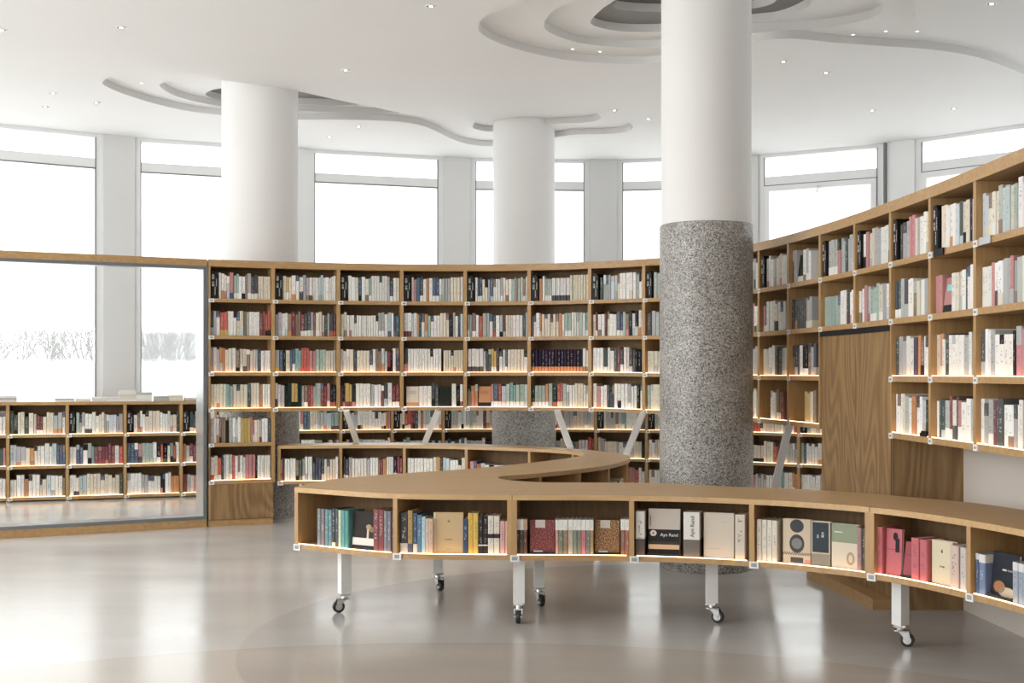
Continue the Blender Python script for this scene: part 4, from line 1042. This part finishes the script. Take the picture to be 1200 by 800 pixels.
for bi, x0, x1, items in BENCH:
    a, b = BF.cp[bi] + (0.028 if bi == 0 else 0.015), BF.cp[bi + 1] - 0.015
    # a bin on the receding end is foreshortened: scale by its own drawn width
    k = (b - a) / (x1 - x0); s = a; order = 0
    for it in items:
        if it[0] == 'g': s += it[1] * k; continue
        order += 1
        w_ = it[1] * k
        yd = BF.at(s + w_ / 2).y; h = it[2] * yd / F
        if it[0] == 's':
            M_ = frame_at(BF, s + w_ / 2, 0.022 + rnd.uniform(0, 0.004), ZB)
            ro = make_book(M_, w_ - 0.0012, 0.15, h, it[3], it[5], 1.0 if len(it) < 7 else 0.0, '%s book, %s item from left, %s' % (it[4] if w_ > 0.03 else 'slim ' + it[4], ordb(order), BINN[bi]), 'books in the bench bins')
            if len(it) > 6:
                lettering(it[6], 0.031, ro, Matrix.Translation((0.005, -0.0015, h * 0.68)) @ Matrix.Rotation(R(90), 4, 'X') @ Matrix.Rotation(R(90), 4, 'Z'), M_ink)
        else:
            _, pw_, ph, col, lb, prints, st, tk, lean, lift = it
            zz = 0.006 if st else 0.0
            base = frame_at(BF, s + w_ / 2, 0.045, ZB)
            M_ = base @ Matrix.Translation((0, 0.002, zz)) @ Matrix.Rotation(R(-lean), 4, 'X')
            if 'leaning behind' in lb: M_ = base @ Matrix.Translation((0.0, 0.05, 0)) @ Matrix.Rotation(R(-8), 4, 'X')
            mat = M_speck if 'speckled' in lb else None
            face_book(M_, w_ - 0.002, tk, h - zz, col, lb, prints, mat)
            if st: stand(base, w_ - 0.002, tk, 'black book stand under the ' + ' '.join(lb.split(' ')[:3]) + ' book, ' + lb.split(', ')[-1])
        s += w_
# remaining out-of-frame bins get plain rows
for bi in (7, 8):
    fill(BF, BF.cp[bi] + 0.02, BF.cp[bi + 1] - 0.02, ZB, rand_seq(rnd), rnd, '', None, hbase=0.21)

o = link('shelved_books', STUFF.mesh('shelved_books', M_book, attrs=True))
tag(o, 'rows of mostly white and cream books filling the far shelves', 'books', None, 'stuff')

# ---- black category signs at the left of the upper rows
prof = None
for n_, (path, s, z, bay) in enumerate(SIGNS):
    M_ = frame_at(path, s, 0.012, z + 0.0005)
    if prof is None:
        m = MB(); w_, h_, d_ = 0.062, 0.255, 0.20
        pts = [(-w_ / 2, 0), (w_ / 2, 0), (w_ / 2, h_ - 0.03), (w_ / 2 - 0.018, h_), (-w_ / 2, h_)]
        m.tube([[Vector((a, 0, b)) for a, b in pts], [Vector((a, d_, b)) for a, b in pts]])
        prof = m.mesh('category_sign', M_black)
        tx = [text_mesh(c, 0.026).copy() for c in '文学小说']
        for q in tx: q.materials.clear(); q.materials.append(M_letter)
        tb = text_mesh('Literature', 0.018).copy(); tb.materials.clear(); tb.materials.append(M_letter)
    o = link('category_sign', prof); o.matrix_world = M_
    if bay < 8: lb = 'black category sign with white characters, %s along tall bookcase top row' % ordn(bay + 1)
    elif bay < 10: lb = 'black category sign in tall bookcase top row behind granite column, %s one' % ('left' if bay == 8 else 'right')
    elif bay < 100: lb = 'black category sign in top row, ' + BAYN[bay]
    else: lowk = globals().get('lowk', 0) + 1; lb = 'black category sign in low window bookcase, %s such sign from left' % ordn(lowk)
    tag(o, lb, 'sign', 'black category signs')
    for q, zz in zip(tx, (0.215, 0.190, 0.150, 0.125)):
        c = link('lettering', q, o); c.matrix_local = Matrix.Translation((-0.012, -0.001, zz)) @ Matrix.Rotation(R(90), 4, 'X')
    for dx, dz in ((0.018, 0.15), (0.005, 0.07)):
        c = link('lettering', tb, o); c.matrix_local = Matrix.Translation((dx, -0.001, dz)) @ Matrix.Rotation(R(90), 4, 'X') @ Matrix.Rotation(R(90), 4, 'Z')

# small loose things on the right-hand shelves
def on_shelf(bay, frac, r): 
    s = PM.cp[bay] + (PM.cp[bay + 1] - PM.cp[bay]) * frac; return s, ZR[r] + 0.0175 + zM(s)
s, z = on_shelf(15, 0.18, 1); M_ = frame_at(PM, s, -0.01, z)
m = MB(); m.box(-0.06, 0.06, 0.0, 0.03, 0.0, 0.018, None, Matrix.Rotation(R(-6), 4, 'Y')); m.box(-0.05, 0.05, 0.004, 0.02, 0.018, 0.024, None, Matrix.Rotation(R(-6), 4, 'Y'))
s, z = on_shelf(14, 0.85, 3)
m2 = MB(); M2 = frame_at(PM, s, -0.002, z); 
m2.box(-0.05, 0.05, 0.0, 0.02, 0.0, 0.02); m2.box(-0.03, 0.05, 0.0, 0.016, 0.02, 0.032)
o = link('price_reader', m2.mesh('price_reader', M_black)); o.matrix_world = M2; tag(o, 'small black device at front of bottom row, first bay right of the wood pier', 'device')
for bay, fr, mt, lb in ((15, 0.22, M_black, 'black metal plate clipped on the shelf edge below the top row'), (16, 0.25, M_steel, 'grey metal plate clipped on the shelf edge near the right')):
    s = PM.cp[bay] + 0.15; M_ = frame_at(PM, s, -0.004, ZR[0] + zM(s))
    m = MB(); m.box(-0.07, 0.07, -0.006, 0.0, -0.018, 0.020); m.box(-0.07, 0.07, -0.006, 0.02, 0.018, 0.021)
    o = link('shelf_clip', m.mesh('shelf_clip', mt)); o.matrix_world = M_; tag(o, lb, 'clip')

# ---- ceiling spotlights
def spot(x, y, z, r, label, group, glow):
    X, Y = cpt(x, y, z)
    t = thing('ceiling_spotlight', (X, Y, z), label, 'spotlight', group)
    m = MB(); n = 16
    def c(rr, zz): return [Vector((X + rr * math.cos(2 * PI * i / n), Y + rr * math.sin(2 * PI * i / n), zz)) for i in range(n)]
    m.tube([c(r, z), c(r, z - 0.006), c(r * 0.75, z - 0.006), c(r * 0.7, z - 0.001)], False); part('trim_ring', m, M_white, t)
    m = MB(); m.tube([c(r * 0.72, z - 0.003), c(r * 0.72, z - 0.0015)]); part('reflector', m, M_black if not glow else M_spot, t)
    if not glow: m = MB(); m.tube([c(r * 0.35, z - 0.006), c(r * 0.35, z - 0.0031)]); part('lamp', m, M_spot, t)
for q_, (x, y) in enumerate(sorted(((505, 7), (142, 32), (405, 82), (62, 109), (113, 120), (53, 125), (918, 72), (968, 85), (1022, 129), (1118, 127), (720, 129), (760, 139), (420, 148), (386, 160), (1162, 4), (2, 35)))):
    spot(x, y, HC, 0.045, 'small round spotlight in the flat white ceiling, %s counting from the left' % ordn(q_ + 1), 'spotlights in the flat ceiling', False)
for q_, (x, y) in enumerate(((166, 97), (671, 57), (703, 60), (1000, 40), (1038, 36), (1075, 36))):
    spot(x, y, HC + ST, 0.02, 'tiny bright spotlight in a stepped ceiling recess, %s counting from the left' % ordn(q_ + 1), 'spotlights in the ceiling recesses', True)

# ---- outside: pale winter scrub and a building, seen through the clear band of the glass
rnd = random.Random(3)
def shrub(x, y, h, label):
    m = MB()
    def br(p, d, ln, r, lv):
        q = p + d * ln; m.cyl(p, q, r, 4, r * 0.6)
        if lv == 0: return
        for _ in range(4 if lv > 1 else 3):
            e = (d + Vector((rnd.uniform(-1, 1), rnd.uniform(-0.6, 0.6), rnd.uniform(-0.25, 0.8))) * 0.75).normalized()
            br(p.lerp(q, rnd.uniform(0.45, 1)), e, ln * rnd.uniform(0.55, 0.8), r * 0.55, lv - 1)
    for _ in range(4): br(Vector((x + rnd.uniform(-0.3, 0.3), y, -0.14)), Vector((rnd.uniform(-0.5, 0.5), 0, 1)).normalized(), h * 0.42, 0.035, 4)
    o = part('bare_shrub', m, M_bark, None); tag(o, label, 'shrub', 'bare shrubs outside the left window')
for i in range(6): shrub(-13.6 + i * 1.5, 24 + (i % 2) * 0.8, 2.9 + 0.3 * (i % 3), 'bare winter shrub outside the left window, %s from left, behind frosted glass' % ordn(i + 1))
t = thing('distant_building', (-11.4, 42, -0.14), 'pale building outside, seen faintly through the second left window', 'building')
m = MB(); m.box(-13.2, -10.4, 42, 46, -0.14, 3.4); part('facade', m, M_haze_wall, t)
for i in range(4):
    m = MB(); m.box(-12.9 + i * 0.65, -12.6 + i * 0.65, 41.9, 42.0, 0.8, 2.8); part('window', m, M_steeld, t)
print('individual shelf books', NB[0], 'queued', len(INDIV), 'objects', len(bpy.data.objects), 'tris', sum(len(me.loop_triangles) if False else len(me.polygons) * 2 for me in bpy.data.meshes))
